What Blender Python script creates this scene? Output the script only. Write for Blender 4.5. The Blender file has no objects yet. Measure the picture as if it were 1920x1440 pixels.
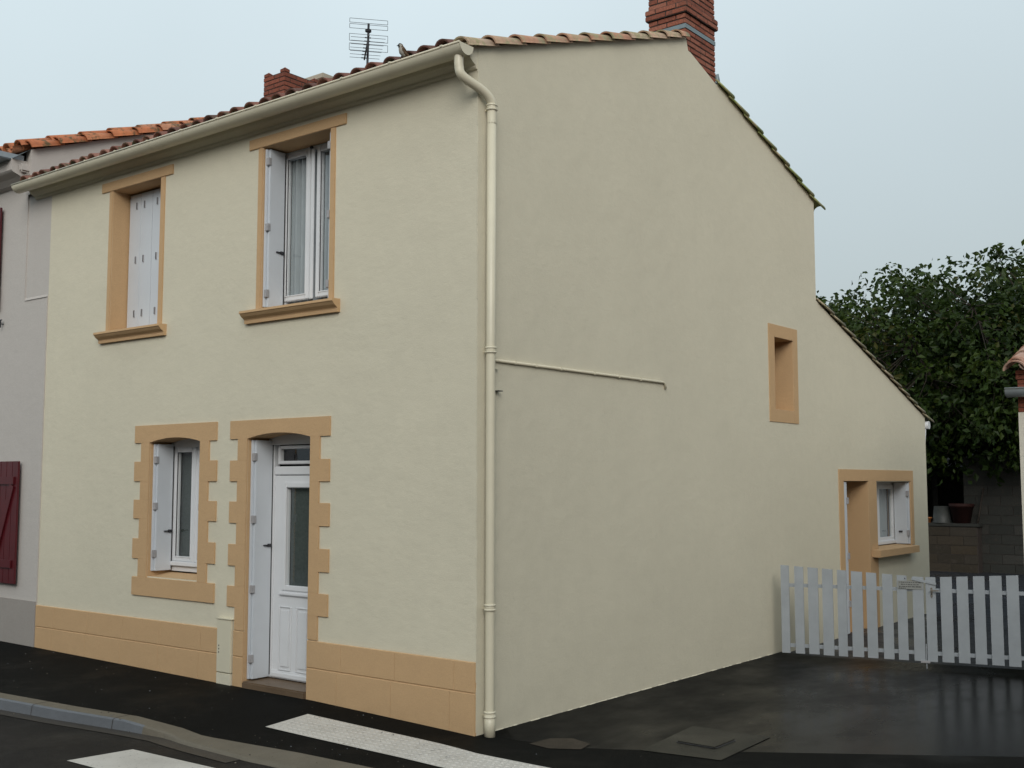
import bpy, bmesh, math, random
from mathutils import Vector, Matrix
R = math.radians
random.seed(7)
S = bpy.context.scene
COL = S.collection

# ------------------------------------------------------------------ camera
cam = bpy.data.cameras.new("camera")
cam.sensor_width = 36.0
cam.lens = 39.336
cam.clip_start = 0.05
cam.clip_end = 1200
camo = bpy.data.objects.new("camera", cam)
camo.location = (5.526, -6.574, 1.9)
camo.rotation_euler = (R(90 + 4.958), 0, R(38.273))
COL.objects.link(camo)
S.camera = camo

# ------------------------------------------------------------------ sky, sun, exposure
SUN_EL, SUN_AZ = 27.0, 140.0            # azimuth clockwise from +Y
W = bpy.data.worlds.new("World")
S.world = W
W.use_nodes = True
nt = W.node_tree
nt.nodes.clear()
sky = nt.nodes.new("ShaderNodeTexSky")
sky.sky_type = 'NISHITA'
sky.sun_disc = False
sky.sun_elevation = R(SUN_EL)
sky.sun_rotation = R(SUN_AZ)
sky.air_density = 1.6
sky.dust_density = 5.0
sky.ozone_density = 1.0
hs = nt.nodes.new("ShaderNodeHueSaturation")
hs.inputs['Saturation'].default_value = 0.5
tc = nt.nodes.new("ShaderNodeTexCoord")
sep = nt.nodes.new("ShaderNodeSeparateXYZ")
zr = nt.nodes.new("ShaderNodeMapRange")          # overcast sky: brighter towards the zenith
zr.inputs['From Min'].default_value = -0.1
zr.inputs['From Max'].default_value = 1.0
zr.inputs['To Min'].default_value = 0.40
zr.inputs['To Max'].default_value = 1.30
cn = nt.nodes.new("ShaderNodeTexNoise")          # broad soft cloud
cn.inputs['Scale'].default_value = 1.1
cn.inputs['Detail'].default_value = 4
cn.inputs['Roughness'].default_value = 0.45
mp = nt.nodes.new("ShaderNodeMapping")
mp.inputs['Location'].default_value = (0.35, 0.2, 0.0)
cr = nt.nodes.new("ShaderNodeMapRange")
cr.inputs['From Min'].default_value = 0.3
cr.inputs['From Max'].default_value = 0.7
cr.inputs['To Min'].default_value = 0.88
cr.inputs['To Max'].default_value = 1.12
mu = nt.nodes.new("ShaderNodeMath")
mu.operation = 'MULTIPLY'
oc = nt.nodes.new("ShaderNodeVectorMath")
oc.operation = 'SCALE'
oc.inputs[0].default_value = (8.6, 10.1, 10.7)
mixn = nt.nodes.new("ShaderNodeMix")
mixn.data_type = 'RGBA'
mixn.inputs[0].default_value = 0.72
bg = nt.nodes.new("ShaderNodeBackground")
bg.inputs['Strength'].default_value = 0.1
wo = nt.nodes.new("ShaderNodeOutputWorld")
L_ = nt.links.new
L_(sky.outputs[0], hs.inputs['Color'])
L_(tc.outputs['Generated'], sep.inputs[0])
L_(sep.outputs['Z'], zr.inputs['Value'])
L_(tc.outputs['Generated'], mp.inputs['Vector'])
L_(mp.outputs[0], cn.inputs['Vector'])
L_(cn.outputs['Fac'], cr.inputs['Value'])
L_(zr.outputs[0], mu.inputs[0])
L_(cr.outputs[0], mu.inputs[1])
ew = nt.nodes.new("ShaderNodeMapRange")          # the cloud is thinner towards the west
ew.inputs['From Min'].default_value = -1.0
ew.inputs['From Max'].default_value = 1.0
ew.inputs['To Min'].default_value = 1.20
ew.inputs['To Max'].default_value = 0.66
mu2 = nt.nodes.new("ShaderNodeMath")
mu2.operation = 'MULTIPLY'
L_(sep.outputs['X'], ew.inputs['Value'])
L_(mu.outputs[0], mu2.inputs[0])
L_(ew.outputs[0], mu2.inputs[1])
L_(mu2.outputs[0], oc.inputs['Scale'])
L_(hs.outputs[0], mixn.inputs[6])
L_(oc.outputs[0], mixn.inputs[7])
L_(mixn.outputs[2], bg.inputs['Color'])
L_(bg.outputs[0], wo.inputs['Surface'])

sun = bpy.data.lights.new("sun", 'SUN')
sun.energy = 1.45
sun.angle = R(35)
sun.color = (1.0, 0.99, 0.95)
suno = bpy.data.objects.new("sun", sun)
sd = Vector((math.sin(R(SUN_AZ)) * math.cos(R(SUN_EL)), math.cos(R(SUN_AZ)) * math.cos(R(SUN_EL)), math.sin(R(SUN_EL))))
suno.rotation_euler = sd.to_track_quat('Z', 'Y').to_euler()
suno.location = (0, -20, 30)
COL.objects.link(suno)

S.view_settings.view_transform = 'Standard'
S.view_settings.look = 'None'
S.view_settings.gamma = 1
S.view_settings.exposure = 0.02

# ------------------------------------------------------------------ materials
def newmat(name):
    m = bpy.data.materials.new(name)
    m.use_nodes = True
    t = m.node_tree
    return m, t, t.nodes['Principled BSDF']

def N(t, kind, **kw):
    n = t.nodes.new(kind)
    for k, v in kw.items():
        if k in n.inputs:
            n.inputs[k].default_value = v
        else:
            setattr(n, k, v)
    return n

def noise(t, scale, detail=4, rough=0.55, co=None, stretch=None):
    n = N(t, "ShaderNodeTexNoise")
    n.inputs['Scale'].default_value = scale
    n.inputs['Detail'].default_value = detail
    n.inputs['Roughness'].default_value = rough
    if co is None:
        co = N(t, "ShaderNodeTexCoord").outputs['Object']
    if stretch:
        mp = N(t, "ShaderNodeMapping")
        mp.inputs['Scale'].default_value = stretch
        t.links.new(co, mp.inputs['Vector'])
        co = mp.outputs[0]
    t.links.new(co, n.inputs['Vector'])
    return n

def ramp(t, src, stops):
    r = N(t, "ShaderNodeValToRGB")
    e = r.color_ramp.elements
    while len(e) < len(stops):
        e.new(0.5)
    for i, (p, c) in enumerate(stops):
        e[i].position = p
        e[i].color = (c[0], c[1], c[2], 1) if not isinstance(c, (int, float)) else (c, c, c, 1)
    t.links.new(src, r.inputs[0])
    return r.outputs[0]

def mixc(t, fac, a, b, mode='MIX'):
    m = N(t, "ShaderNodeMix", data_type='RGBA', blend_type=mode)
    for sock, v in ((m.inputs[0], fac), (m.inputs[6], a), (m.inputs[7], b)):
        if isinstance(v, (int, float)):
            sock.default_value = v
        elif isinstance(v, tuple):
            sock.default_value = (v[0], v[1], v[2], 1)
        else:
            t.links.new(v, sock)
    return m.outputs[2]

def bump(t, bs, layers):
    prev = None
    for src, strength, dist in layers:
        b = N(t, "ShaderNodeBump")
        b.inputs['Strength'].default_value = strength
        b.inputs['Distance'].default_value = dist
        t.links.new(src, b.inputs['Height'])
        if prev is not None:
            t.links.new(prev, b.inputs['Normal'])
        prev = b.outputs[0]
    t.links.new(prev, bs.inputs['Normal'])

def scl(c, k):
    return tuple(min(1, x * k) for x in c)

def render_coat(name, c, var=0.06, coarse=1.0, rough=0.85, grain=0.35):
    """lime render: rough float finish with faint trowel waves and blotches"""
    m, t, bs = newmat(name)
    n1 = noise(t, 0.9, 5, 0.6)
    n2 = noise(t, 7, 4, 0.6)
    n3 = noise(t, 150 * coarse, 3, 0.65)
    n4 = noise(t, 26 * coarse, 4, 0.6)
    base = ramp(t, n1.outputs['Fac'], [(0.3, scl(c, 1 - var)), (0.7, scl(c, 1 + var))])
    b2 = mixc(t, 0.35, base, ramp(t, n2.outputs['Fac'], [(0.35, scl(c, 1 - var * 1.3)), (0.65, scl(c, 1 + var * .8))]))
    b3 = mixc(t, 0.38, b2, ramp(t, n3.outputs['Fac'], [(0.3, scl(c, 0.72)), (0.6, scl(c, 1.12))]))
    t.links.new(b3, bs.inputs['Base Color'])
    bs.inputs['Roughness'].default_value = rough
    bs.inputs['Specular IOR Level'].default_value = 0.2
    n5 = noise(t, 3.6, 5, 0.62, stretch=(1, 1, 1.7))
    bump(t, bs, [(n1.outputs['Fac'], 0.25, 0.05), (n5.outputs['Fac'], 0.16, 0.03), (n4.outputs['Fac'], grain * .55, 0.007), (n3.outputs['Fac'], grain * 1.3, 0.006)])
    return m

def plain(name, c, rough=0.5, var=0.05, scale=9, spec=0.4, metal=0.0, bumps=0.0):
    m, t, bs = newmat(name)
    n = noise(t, scale, 4, 0.6)
    t.links.new(ramp(t, n.outputs['Fac'], [(0.3, scl(c, 1 - var)), (0.7, scl(c, 1 + var))]), bs.inputs['Base Color'])
    bs.inputs['Roughness'].default_value = rough
    bs.inputs['Specular IOR Level'].default_value = spec
    bs.inputs['Metallic'].default_value = metal
    if bumps:
        bump(t, bs, [(noise(t, 60, 3).outputs['Fac'], bumps, 0.004)])
    return m

def rndattr(t):
    a = N(t, "ShaderNodeAttribute", attribute_name="rnd")
    return a.outputs['Fac']

def tiles(name, stops, moss=None, mossamt=0.5):
    m, t, bs = newmat(name)
    c = ramp(t, rndattr(t), stops)
    n = noise(t, 14, 5, 0.65)
    c = mixc(t, 0.45, c, mixc(t, 1.0, c, ramp(t, n.outputs['Fac'], [(0.3, .45), (0.7, 1.25)]), 'MULTIPLY'))
    if moss:
        n2 = noise(t, 9, 6, 0.7)
        f = ramp(t, n2.outputs['Fac'], [(0.62 - mossamt * .3, 0.0), (0.72 - mossamt * .3, 1.0)])
        c = mixc(t, f, c, moss)
    t.links.new(c, bs.inputs['Base Color'])
    bs.inputs['Roughness'].default_value = 0.75
    bump(t, bs, [(n.outputs['Fac'], 0.3, 0.006)])
    return m

def asphalt(name, c, wet_lo, wet_hi, r_dry=0.6, r_wet=0.14, warm=None, streak=None, spec=0.09, bmp=.25, lane=0):
    m, t, bs = newmat(name)
    g = noise(t, 220, 3, 0.7)
    a = noise(t, 0.8, 5, 0.6, stretch=streak)
    b = noise(t, 5, 4, 0.6)
    v = N(t, "ShaderNodeTexVoronoi")
    v.inputs['Scale'].default_value = 130
    t.links.new(N(t, "ShaderNodeTexCoord").outputs['Object'], v.inputs['Vector'])
    base = ramp(t, g.outputs['Fac'], [(0.35, scl(c, 0.5)), (0.55, c), (0.75, scl(c, 3.5))])
    base = mixc(t, 0.4, base, mixc(t, 1.0, base, ramp(t, b.outputs['Fac'], [(0.3, .5), (0.7, 1.5)]), 'MULTIPLY'))
    if warm:
        base = mixc(t, ramp(t, a.outputs['Fac'], [(0.45, 0), (0.65, .8)]), base, warm)
    t.links.new(base, bs.inputs['Base Color'])
    wsrc = a.outputs['Fac']
    if lane:
        sx = N(t, "ShaderNodeSeparateXYZ")
        t.links.new(N(t, "ShaderNodeTexCoord").outputs['Object'], sx.inputs[0])
        ma = N(t, "ShaderNodeMath", operation='MULTIPLY_ADD')
        ma.inputs[1].default_value = lane
        t.links.new(sx.outputs['X'], ma.inputs[0])
        t.links.new(wsrc, ma.inputs[2])
        wsrc = ma.outputs[0]
    wet = ramp(t, wsrc, [(wet_lo, r_dry), (wet_hi, r_wet)])
    t.links.new(wet, bs.inputs['Roughness'])
    bs.inputs['Specular IOR Level'].default_value = spec
    bump(t, bs, [(v.outputs['Distance'], bmp, 0.004), (g.outputs['Fac'], bmp, 0.003)])
    return m

M = {}
M['cream'] = render_coat('cream_render', (0.645, 0.597, 0.47))
M['tan'] = render_coat('tan_render', (0.54, 0.355, 0.195), 0.05, 1.2, 0.8, 0.25)
M['pinkwhite'] = render_coat('pale_pink_render', (0.50, 0.465, 0.435), 0.03, 1.0, 0.85, 0.15)
M['greyplinth'] = render_coat('grey_plinth_render', (0.33, 0.30, 0.275), 0.06, 1.0, 0.85, 0.2)
M['palewall'] = render_coat('pale_outhouse_render', (0.66, 0.62, 0.54), 0.04)
M['creampaint'] = plain('cream_paint', (0.64, 0.59, 0.455), 0.38, 0.03, 5, 0.5)
M['white'] = plain('white_pvc', (0.70, 0.71, 0.73), 0.3, 0.02, 4, 0.5)
M['shutter'] = plain('white_shutter_paint', (0.58, 0.61, 0.65), 0.35, 0.03, 3, 0.5)
M['gate'] = plain('white_gate_paint', (0.335, 0.36, 0.385), 0.4, 0.07, 6, 0.5)
M['maroon'] = plain('maroon_paint', (0.085, 0.008, 0.012), 0.35, 0.12, 6, 0.5)
M['dark'] = plain('dark_iron', (0.03, 0.03, 0.035), 0.5, 0.2, 20, 0.4)
M['hinge'] = plain('grey_hinge', (0.40, 0.39, 0.40), 0.5, 0.1, 20, 0.4, 0.2)
M['zinc'] = plain('zinc_sheet', (0.36, 0.40, 0.43), 0.4, 0.1, 8, 0.5, 0.5)
M['lead'] = plain('grey_flashing', (0.20, 0.25, 0.27), 0.5, 0.1, 10, 0.5, 0.2)
M['mortar'] = render_coat('pale_mortar', (0.42, 0.38, 0.31), 0.1, 1.5)
M['darkmortar'] = plain('dark_mortar', (0.06, 0.05, 0.045), 0.9, 0.2, 30, 0.1)
M['brass'] = plain('worn_steel', (0.45, 0.40, 0.34), 0.3, 0.1, 20, 0.5, 0.8)
M['void'] = plain('dark_interior', (0.012, 0.012, 0.013), 0.9, 0.1, 3, 0.1)
M['curtain'] = plain('grey_voile', (0.34, 0.37, 0.39), 0.9, 0.06, 4, 0.1)
M['net'] = plain('dark_net', (0.075, 0.088, 0.085), 0.9, 0.15, 40, 0.1)
M['stone'] = render_coat('brown_step_stone', (0.14, 0.095, 0.06), 0.25, 1.2, 0.4)
M['print'] = plain('dark_print', (0.06, 0.06, 0.06), 0.6, 0.1)
M['plate'] = plain('pale_plate', (0.27, 0.275, 0.26), 0.5, 0.04)
M['tile_front'] = tiles('weathered_roof_tile', [(0, (0.10, 0.045, 0.035)), (0.5, (0.20, 0.075, 0.052)), (1, (0.27, 0.13, 0.095))], (0.06, 0.055, 0.025), 0.3)
M['tile_verge'] = tiles('verge_tile', [(0, (0.44, 0.21, 0.13)), (0.5, (0.47, 0.30, 0.20)), (1, (0.50, 0.37, 0.27))], (0.30, 0.26, 0.15), 0.5)
M['tile_pale'] = tiles('pale_mortared_tile', [(0, (0.40, 0.22, 0.16)), (0.5, (0.50, 0.36, 0.29)), (1, (0.56, 0.46, 0.40))], (0.30, 0.13, 0.08), 0.3)
M['tile_moss'] = tiles('mossy_verge_tile', [(0, (0.36, 0.34, 0.16)), (0.5, (0.43, 0.39, 0.21)), (1, (0.48, 0.38, 0.25))], (0.24, 0.28, 0.09), 0.6)
M['tile_grey'] = tiles('grey_brown_verge_tile', [(0, (0.30, 0.24, 0.16)), (0.5, (0.36, 0.29, 0.19)), (1, (0.40, 0.31, 0.22))], (0.20, 0.19, 0.10), 0.5)
M['tile_orange'] = tiles('orange_tile', [(0, (0.40, 0.12, 0.045)), (0.5, (0.48, 0.16, 0.06)), (1, (0.42, 0.20, 0.12))], (0.10, 0.06, 0.02), 0.35)
M['asphalt'] = asphalt('pavement_asphalt', (0.0045, 0.0043, 0.0036), 0.48, 0.72, 0.85, 0.5)
M['drive'] = asphalt('wet_driveway_asphalt', (0.006, 0.0062, 0.0066), 0.45, 0.95, 0.55, 0.11, streak=(1.6, .9, 1), spec=.06, bmp=.10, lane=.16)
M['road'] = asphalt('road_asphalt', (0.017, 0.015, 0.0135), 0.45, 0.7, 0.65, 0.32)
M['yard'] = asphalt('yard_gravel', (0.035, 0.037, 0.043), 0.35, 0.65, 0.6, 0.2)
M['earth'] = plain('dark_earth', (0.045, 0.05, 0.03), 1.0, 0.3, .3, 0.0)
M['concrete'] = render_coat('concrete', (0.145, 0.125, 0.095), 0.22, 0.9, 0.6, 0.3)
M['kerb'] = render_coat('granite_kerb', (0.138, 0.145, 0.158), 0.2, 1.1, 0.5, 0.3)
M['gutterstrip'] = render_coat('wet_gutter_concrete', (0.05, 0.043, 0.036), 0.3, 0.9, 0.45, 0.3)
M['patch'] = asphalt('manhole_surround', (0.026, 0.025, 0.021), 0.35, 0.7, 0.5, 0.25)
M['grit'] = render_coat('gritty_patch', (0.04, 0.03, 0.022), 0.6, 0.4, 0.6, 0.6)

def paintmat():
    m, t, bs = newmat('road_paint')
    n = noise(t, 3, 5, 0.6)
    n2 = noise(t, 35, 4, 0.7)
    c = ramp(t, n.outputs['Fac'], [(0.3, (0.46, 0.43, 0.39)), (0.7, (0.58, 0.545, 0.50))])
    w = ramp(t, n2.outputs['Fac'], [(0.30, (0.25, 0.24, 0.23)), (0.40, (1, 1, 1))])
    t.links.new(mixc(t, 1.0, c, w, 'MULTIPLY'), bs.inputs['Base Color'])
    bs.inputs['Roughness'].default_value = 0.5
    bump(t, bs, [(n2.outputs['Fac'], 0.2, 0.004)])
    return m
M['paint'] = paintmat()

def brickmat(name, stops):
    m, t, bs = newmat(name)
    n = noise(t, 60, 4, 0.65)
    n2 = noise(t, 8, 4, 0.65)
    c = ramp(t, rndattr(t), stops)
    c = mixc(t, 1.0, c, ramp(t, n.outputs['Fac'], [(0.3, .6), (0.7, 1.2)]), 'MULTIPLY')
    c = mixc(t, ramp(t, n2.outputs['Fac'], [(0.55, 0), (0.75, .6)]), c, (0.06, 0.045, 0.035))
    t.links.new(c, bs.inputs['Base Color'])
    bs.inputs['Roughness'].default_value = 0.85
    bump(t, bs, [(n.outputs['Fac'], 0.4, 0.004)])
    return m
M['brick'] = brickmat('red_brick', [(0, (0.20, 0.06, 0.034)), (0.5, (0.28, 0.085, 0.048)), (1, (0.32, 0.12, 0.075))])
M['brickdk'] = brickmat('dark_red_brick', [(0, (0.16, 0.045, 0.026)), (0.5, (0.23, 0.065, 0.035)), (1, (0.27, 0.085, 0.052))])
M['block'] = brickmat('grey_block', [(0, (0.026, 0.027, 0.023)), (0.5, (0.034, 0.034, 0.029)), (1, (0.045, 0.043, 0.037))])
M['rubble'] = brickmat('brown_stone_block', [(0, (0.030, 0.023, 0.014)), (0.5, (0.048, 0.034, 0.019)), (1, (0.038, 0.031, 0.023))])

def glassmat(name, tint, trans):
    m, t, bs = newmat(name)
    t.nodes.remove(bs)
    out = t.nodes['Material Output']
    gl = N(t, "ShaderNodeBsdfGlossy")
    gl.inputs['Color'].default_value = (0.95, 0.97, 1, 1)
    gl.inputs['Roughness'].default_value = 0.03
    tr = N(t, "ShaderNodeBsdfTransparent")
    tr.inputs['Color'].default_value = (tint[0], tint[1], tint[2], 1)
    lw = N(t, "ShaderNodeLayerWeight")
    lw.inputs['Blend'].default_value = 0.5
    pw = N(t, "ShaderNodeMath", operation='POWER')
    pw.inputs[1].default_value = 5.0
    fr = N(t, "ShaderNodeMath", operation='MULTIPLY_ADD')
    fr.inputs[1].default_value = 0.9
    fr.inputs[2].default_value = 0.08
    t.links.new(lw.outputs['Facing'], pw.inputs[0])
    t.links.new(pw.outputs[0], fr.inputs[0])
    mxs = N(t, "ShaderNodeMixShader")
    t.links.new(fr.outputs[0], mxs.inputs[0])
    t.links.new(tr.outputs[0], mxs.inputs[1])
    t.links.new(gl.outputs[0], mxs.inputs[2])
    t.links.new(mxs.outputs[0], out.inputs['Surface'])
    return m
M['glass'] = glassmat('window_glass', (0.96, 0.98, 0.975), 1)

def leafmat(name, stops, trans=0.3):
    m, t, bs = newmat(name)
    c = ramp(t, rndattr(t), stops)
    t.links.new(c, bs.inputs['Base Color'])
    bs.inputs['Roughness'].default_value = 0.5
    bs.inputs['Specular IOR Level'].default_value = 0.2
    tl = N(t, "ShaderNodeBsdfTranslucent")
    t.links.new(c, tl.inputs['Color'])
    mxs = N(t, "ShaderNodeMixShader")
    mxs.inputs[0].default_value = trans
    out = t.nodes['Material Output']
    t.links.new(bs.outputs[0], mxs.inputs[1])
    t.links.new(tl.outputs[0], mxs.inputs[2])
    t.links.new(mxs.outputs[0], out.inputs['Surface'])
    return m
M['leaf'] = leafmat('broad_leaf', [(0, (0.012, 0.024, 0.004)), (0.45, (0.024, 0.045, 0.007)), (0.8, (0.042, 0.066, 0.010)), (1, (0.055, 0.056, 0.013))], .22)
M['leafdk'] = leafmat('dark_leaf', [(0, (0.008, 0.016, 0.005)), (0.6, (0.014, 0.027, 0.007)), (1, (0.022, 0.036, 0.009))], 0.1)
M['bark'] = plain('bark', (0.055, 0.045, 0.038), 0.9, 0.35, 14, 0.1, 0, 0.6)
M['darkwood'] = plain('tarred_boards', (0.018, 0.016, 0.014), 0.8, 0.3, 10, 0.2)
M['sheet'] = plain('corrugated_sheet', (0.05, 0.05, 0.05), 0.5, 0.2, 6, 0.4, 0.3)
M['pot'] = plain('dark_red_pot', (0.030, 0.009, 0.007), 0.7, 0.2, 10, 0.3)
M['bucket'] = plain('grey_bucket', (0.045, 0.048, 0.045), 0.5, 0.15, 10, 0.4)
M['ochre'] = plain('orange_clay', (0.34, 0.13, 0.04), 0.7, 0.2, 10, 0.3)
M['feather_br'] = plain('brown_feather', (0.10, 0.065, 0.04), 0.8, 0.4, 120, 0.1)
M['feather_bk'] = plain('black_feather', (0.012, 0.011, 0.010), 0.7, 0.3, 60, 0.1)
M['feather_lt'] = plain('pale_feather', (0.33, 0.31, 0.27), 0.85, 0.12, 90, 0.1)
M['beak'] = plain('beak', (0.03, 0.028, 0.025), 0.4, 0.1)

# ------------------------------------------------------------------ mesh builder
class MB:
    def __init__(s):
        s.v, s.f, s.mi, s.rn, s.mats, s.sm = [], [], [], [], [], []
    def m(s, name):
        if name not in s.mats:
            s.mats.append(name)
        return s.mats.index(name)
    def face(s, pts, mat, rnd=0.5, smooth=False):
        b = len(s.v)
        s.v += [tuple(p) for p in pts]
        s.f.append(tuple(range(b, b + len(pts))))
        s.mi.append(s.m(mat)); s.rn.append(rnd); s.sm.append(smooth)
    def mesh(s, vs, fs, mat, rnd=0.5, smooth=False):
        b = len(s.v)
        s.v += [tuple(p) for p in vs]
        k = s.m(mat)
        for f in fs:
            s.f.append(tuple(b + i for i in f))
            s.mi.append(k); s.rn.append(rnd); s.sm.append(smooth)
    def box(s, x0, x1, y0, y1, z0, z1, mat, rnd=0.5, bev=0.0):
        if bev > 0:
            bm = bmesh.new()
            bmesh.ops.create_cube(bm, size=1)
            for v in bm.verts:
                v.co = Vector(((x0 + x1) / 2 + v.co.x * (x1 - x0), (y0 + y1) / 2 + v.co.y * (y1 - y0), (z0 + z1) / 2 + v.co.z * (z1 - z0)))
            bmesh.ops.bevel(bm, geom=bm.edges[:], offset=bev, segments=2, affect='EDGES', clamp_overlap=True)
            bm.verts.index_update()
            s.mesh([v.co.copy() for v in bm.verts], [[v.index for v in f.verts] for f in bm.faces], mat, rnd)
            bm.free()
            return
        vs = [(x, y, z) for z in (z0, z1) for y in (y0, y1) for x in (x0, x1)]
        s.mesh(vs, [(0, 2, 3, 1), (4, 5, 7, 6), (0, 1, 5, 4), (2, 6, 7, 3), (0, 4, 6, 2), (1, 3, 7, 5)], mat, rnd)
    def obox(s, c, ax, ay, az, hx, hy, hz, mat, rnd=0.5):
        c = Vector(c); ax = Vector(ax).normalized(); ay = Vector(ay).normalized(); az = Vector(az).normalized()
        vs = [c + ax * (hx * i) + ay * (hy * j) + az * (hz * k) for k in (-1, 1) for j in (-1, 1) for i in (-1, 1)]
        s.mesh(vs, [(0, 2, 3, 1), (4, 5, 7, 6), (0, 1, 5, 4), (2, 6, 7, 3), (0, 4, 6, 2), (1, 3, 7, 5)], mat, rnd)
    def prism(s, poly, axis, a, b, mat, rnd=0.5, smooth=False):
        """poly: list of 2-D points; extruded along axis ('x': (y,z), 'y': (x,z), 'z': (x,y))"""
        def P(p, t):
            return {'x': (t, p[0], p[1]), 'y': (p[0], t, p[1]), 'z': (p[0], p[1], t)}[axis]
        n = len(poly)
        vs = [P(p, a) for p in poly] + [P(p, b) for p in poly]
        fs = [tuple(range(n))[::-1], tuple(range(n, 2 * n))]
        s.mesh(vs, fs, mat, rnd)
        s.mesh(vs, [(i, (i + 1) % n, n + (i + 1) % n, n + i) for i in range(n)], mat, rnd, smooth)
    def tube(s, pts, r, mat, seg=10, caps=True, rnd=0.5):
        pts = [Vector(p) for p in pts]
        rs = r if isinstance(r, (list, tuple)) else [r] * len(pts)
        rings = []
        up = Vector((0, 0, 1))
        pu = None
        for i, p in enumerate(pts):
            d = (pts[min(i + 1, len(pts) - 1)] - pts[max(i - 1, 0)]).normalized()
            if pu is None:
                u = d.cross(up if abs(d.z) < 0.95 else Vector((1, 0, 0))).normalized()
            else:
                u = (pu - d * pu.dot(d)).normalized()
            pu = u
            w = d.cross(u)
            rings.append([p + (u * math.cos(2 * math.pi * k / seg) + w * math.sin(2 * math.pi * k / seg)) * rs[i] for k in range(seg)])
        vs = [q for r_ in rings for q in r_]
        fs = []
        for i in range(len(pts) - 1):
            for k in range(seg):
                fs.append((i * seg + k, i * seg + (k + 1) % seg, (i + 1) * seg + (k + 1) % seg, (i + 1) * seg + k))
        s.mesh(vs, fs, mat, rnd, True)
        if caps:
            s.mesh(rings[0], [tuple(range(seg))[::-1]], mat, rnd)
            s.mesh(rings[-1], [tuple(range(seg))], mat, rnd)
    def lathe(s, prof, c, mat, seg=20, rnd=0.5):
        vs = [(c[0] + r * math.cos(2 * math.pi * k / seg), c[1] + r * math.sin(2 * math.pi * k / seg), c[2] + z) for r, z in prof for k in range(seg)]
        fs = [(i * seg + k, i * seg + (k + 1) % seg, (i + 1) * seg + (k + 1) % seg, (i + 1) * seg + k) for i in range(len(prof) - 1) for k in range(seg)]
        s.mesh(vs, fs, mat, rnd, True)
    def build(s, name, parent=None, merge=True, recalc=True):
        me = bpy.data.meshes.new(name)
        me.from_pydata(s.v, [], s.f)
        for k in s.mats:
            me.materials.append(M[k])
        me.polygons.foreach_set('material_index', s.mi)
        me.polygons.foreach_set('use_smooth', s.sm)
        at = me.attributes.new('rnd', 'FLOAT', 'FACE')
        at.data.foreach_set('value', s.rn)
        if merge or recalc:
            bm = bmesh.new()
            bm.from_mesh(me)
            if merge:
                bmesh.ops.remove_doubles(bm, verts=bm.verts[:], dist=1e-5)
            if recalc:
                bmesh.ops.recalc_face_normals(bm, faces=bm.faces[:])
            bm.to_mesh(me)
            bm.free()
        me.update()
        o = bpy.data.objects.new(name, me)
        COL.objects.link(o)
        if parent is not None:
            o.parent = parent
            base = Vector((0, 0, 0))
            q = parent
            while q is not None:
                base += q.location
                q = q.parent
            o.location = -base
        return o

def tag(o, label=None, cat=None, group=None, kind=None):
    if label: o['label'] = label
    if cat: o['category'] = cat
    if group: o['group'] = group
    if kind: o['kind'] = kind
    return o

def empty(name, loc, label, cat, group=None):
    o = bpy.data.objects.new(name, None)
    o.location = loc
    o.empty_display_size = 0.3
    COL.objects.link(o)
    return tag(o, label, cat, group)

def lerp_tab(tab, x):
    if x <= tab[0][0]: return tab[0][1]
    for (a, va), (b, vb) in zip(tab, tab[1:]):
        if x <= b:
            return va + (vb - va) * (x - a) / (b - a)
    return tab[-1][1]

# ------------------------------------------------------------------ ground: pavement, kerb, road, driveway
ZF = [(-14, .13), (-6.3, .085), (-2.87, .051), (-1.88, .05), (-0.3, .006), (0, -.004), (.3, -.03), (14, -.04)]
YB = [(-14, -2.3), (-4.35, -1.45), (-3.25, -1.34), (-2.4, -1.22), (-2.0, -1.17), (-1.7, -1.18), (-.8, -1.08), (0, -1.05), (3, -.95), (14, -.6)]
KW = [(-14, .15), (-2.4, .15), (-1.85, .17), (-.9, .30), (14, .33)]
ZK = [(-14, .09), (-4.35, .033), (-2.5, .022), (-1.75, -.033), (-1.2, -.036), (0, -.036), (14, -.05)]
ZROAD = -.062
def pav_z(x, y):
    yb, zk, zf = lerp_tab(YB, x), lerp_tab(ZK, x), lerp_tab(ZF, x)
    if y >= 0: return zf
    return zf + (zk - zf) * min(1, y / yb)
xs = [-14 + 0.25 * i for i in range(0, 113)]
def seam(x):
    return lerp_tab([(-14, .35), (0, .35), (.001, .10), (.8, .28), (1.1, .46), (3.36, 1.99), (14, 9)], x)
def sheet(name, x_list, ys_fn, z_fn, mat, label=None):
    b = MB()
    rows = [[(x, y, z_fn(x, y)) for y in ys_fn(x)] for x in x_list]
    for r0, r1 in zip(rows, rows[1:]):
        for j in range(len(r0) - 1):
            b.face([r0[j], r1[j], r1[j + 1], r0[j + 1]], mat, 0.5, True)
    o = b.build(name)
    return tag(o, kind='structure')
def pys(x):
    yb = lerp_tab(YB, x)
    ye = seam(x) if x > 0 else .35
    return [yb + (ye - yb) * i / 8 for i in range(9)]
sheet('pavement', xs, pys, pav_z, 'asphalt')
# driveway beside the gable, with the yard behind the gate
dxs = [0.0 + .25 * i for i in range(0, 57)]
sheet('driveway', dxs, lambda x: [seam(max(x, .002)) + (5.3 + .24 * x - seam(max(x, .002))) * i / 8 for i in range(9)] if seam(max(x, .002)) < 5.2 + .24 * x else [5.3 + .24 * x] * 9,
      lambda x, y: lerp_tab(ZF, x), 'drive')
b = MB()
b.face([(-8, 10.3, -.034), (14, 10.3, -.034), (14, 40, -.034), (-8, 40, -.034)], 'yard')
b.face([(-.1, 5.27, -.034), (14, 8.66, -.034), (14, 10.3, -.034), (-.1, 10.3, -.034)], 'yard')
tag(b.build('yard_ground', recalc=False), kind='structure')
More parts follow.
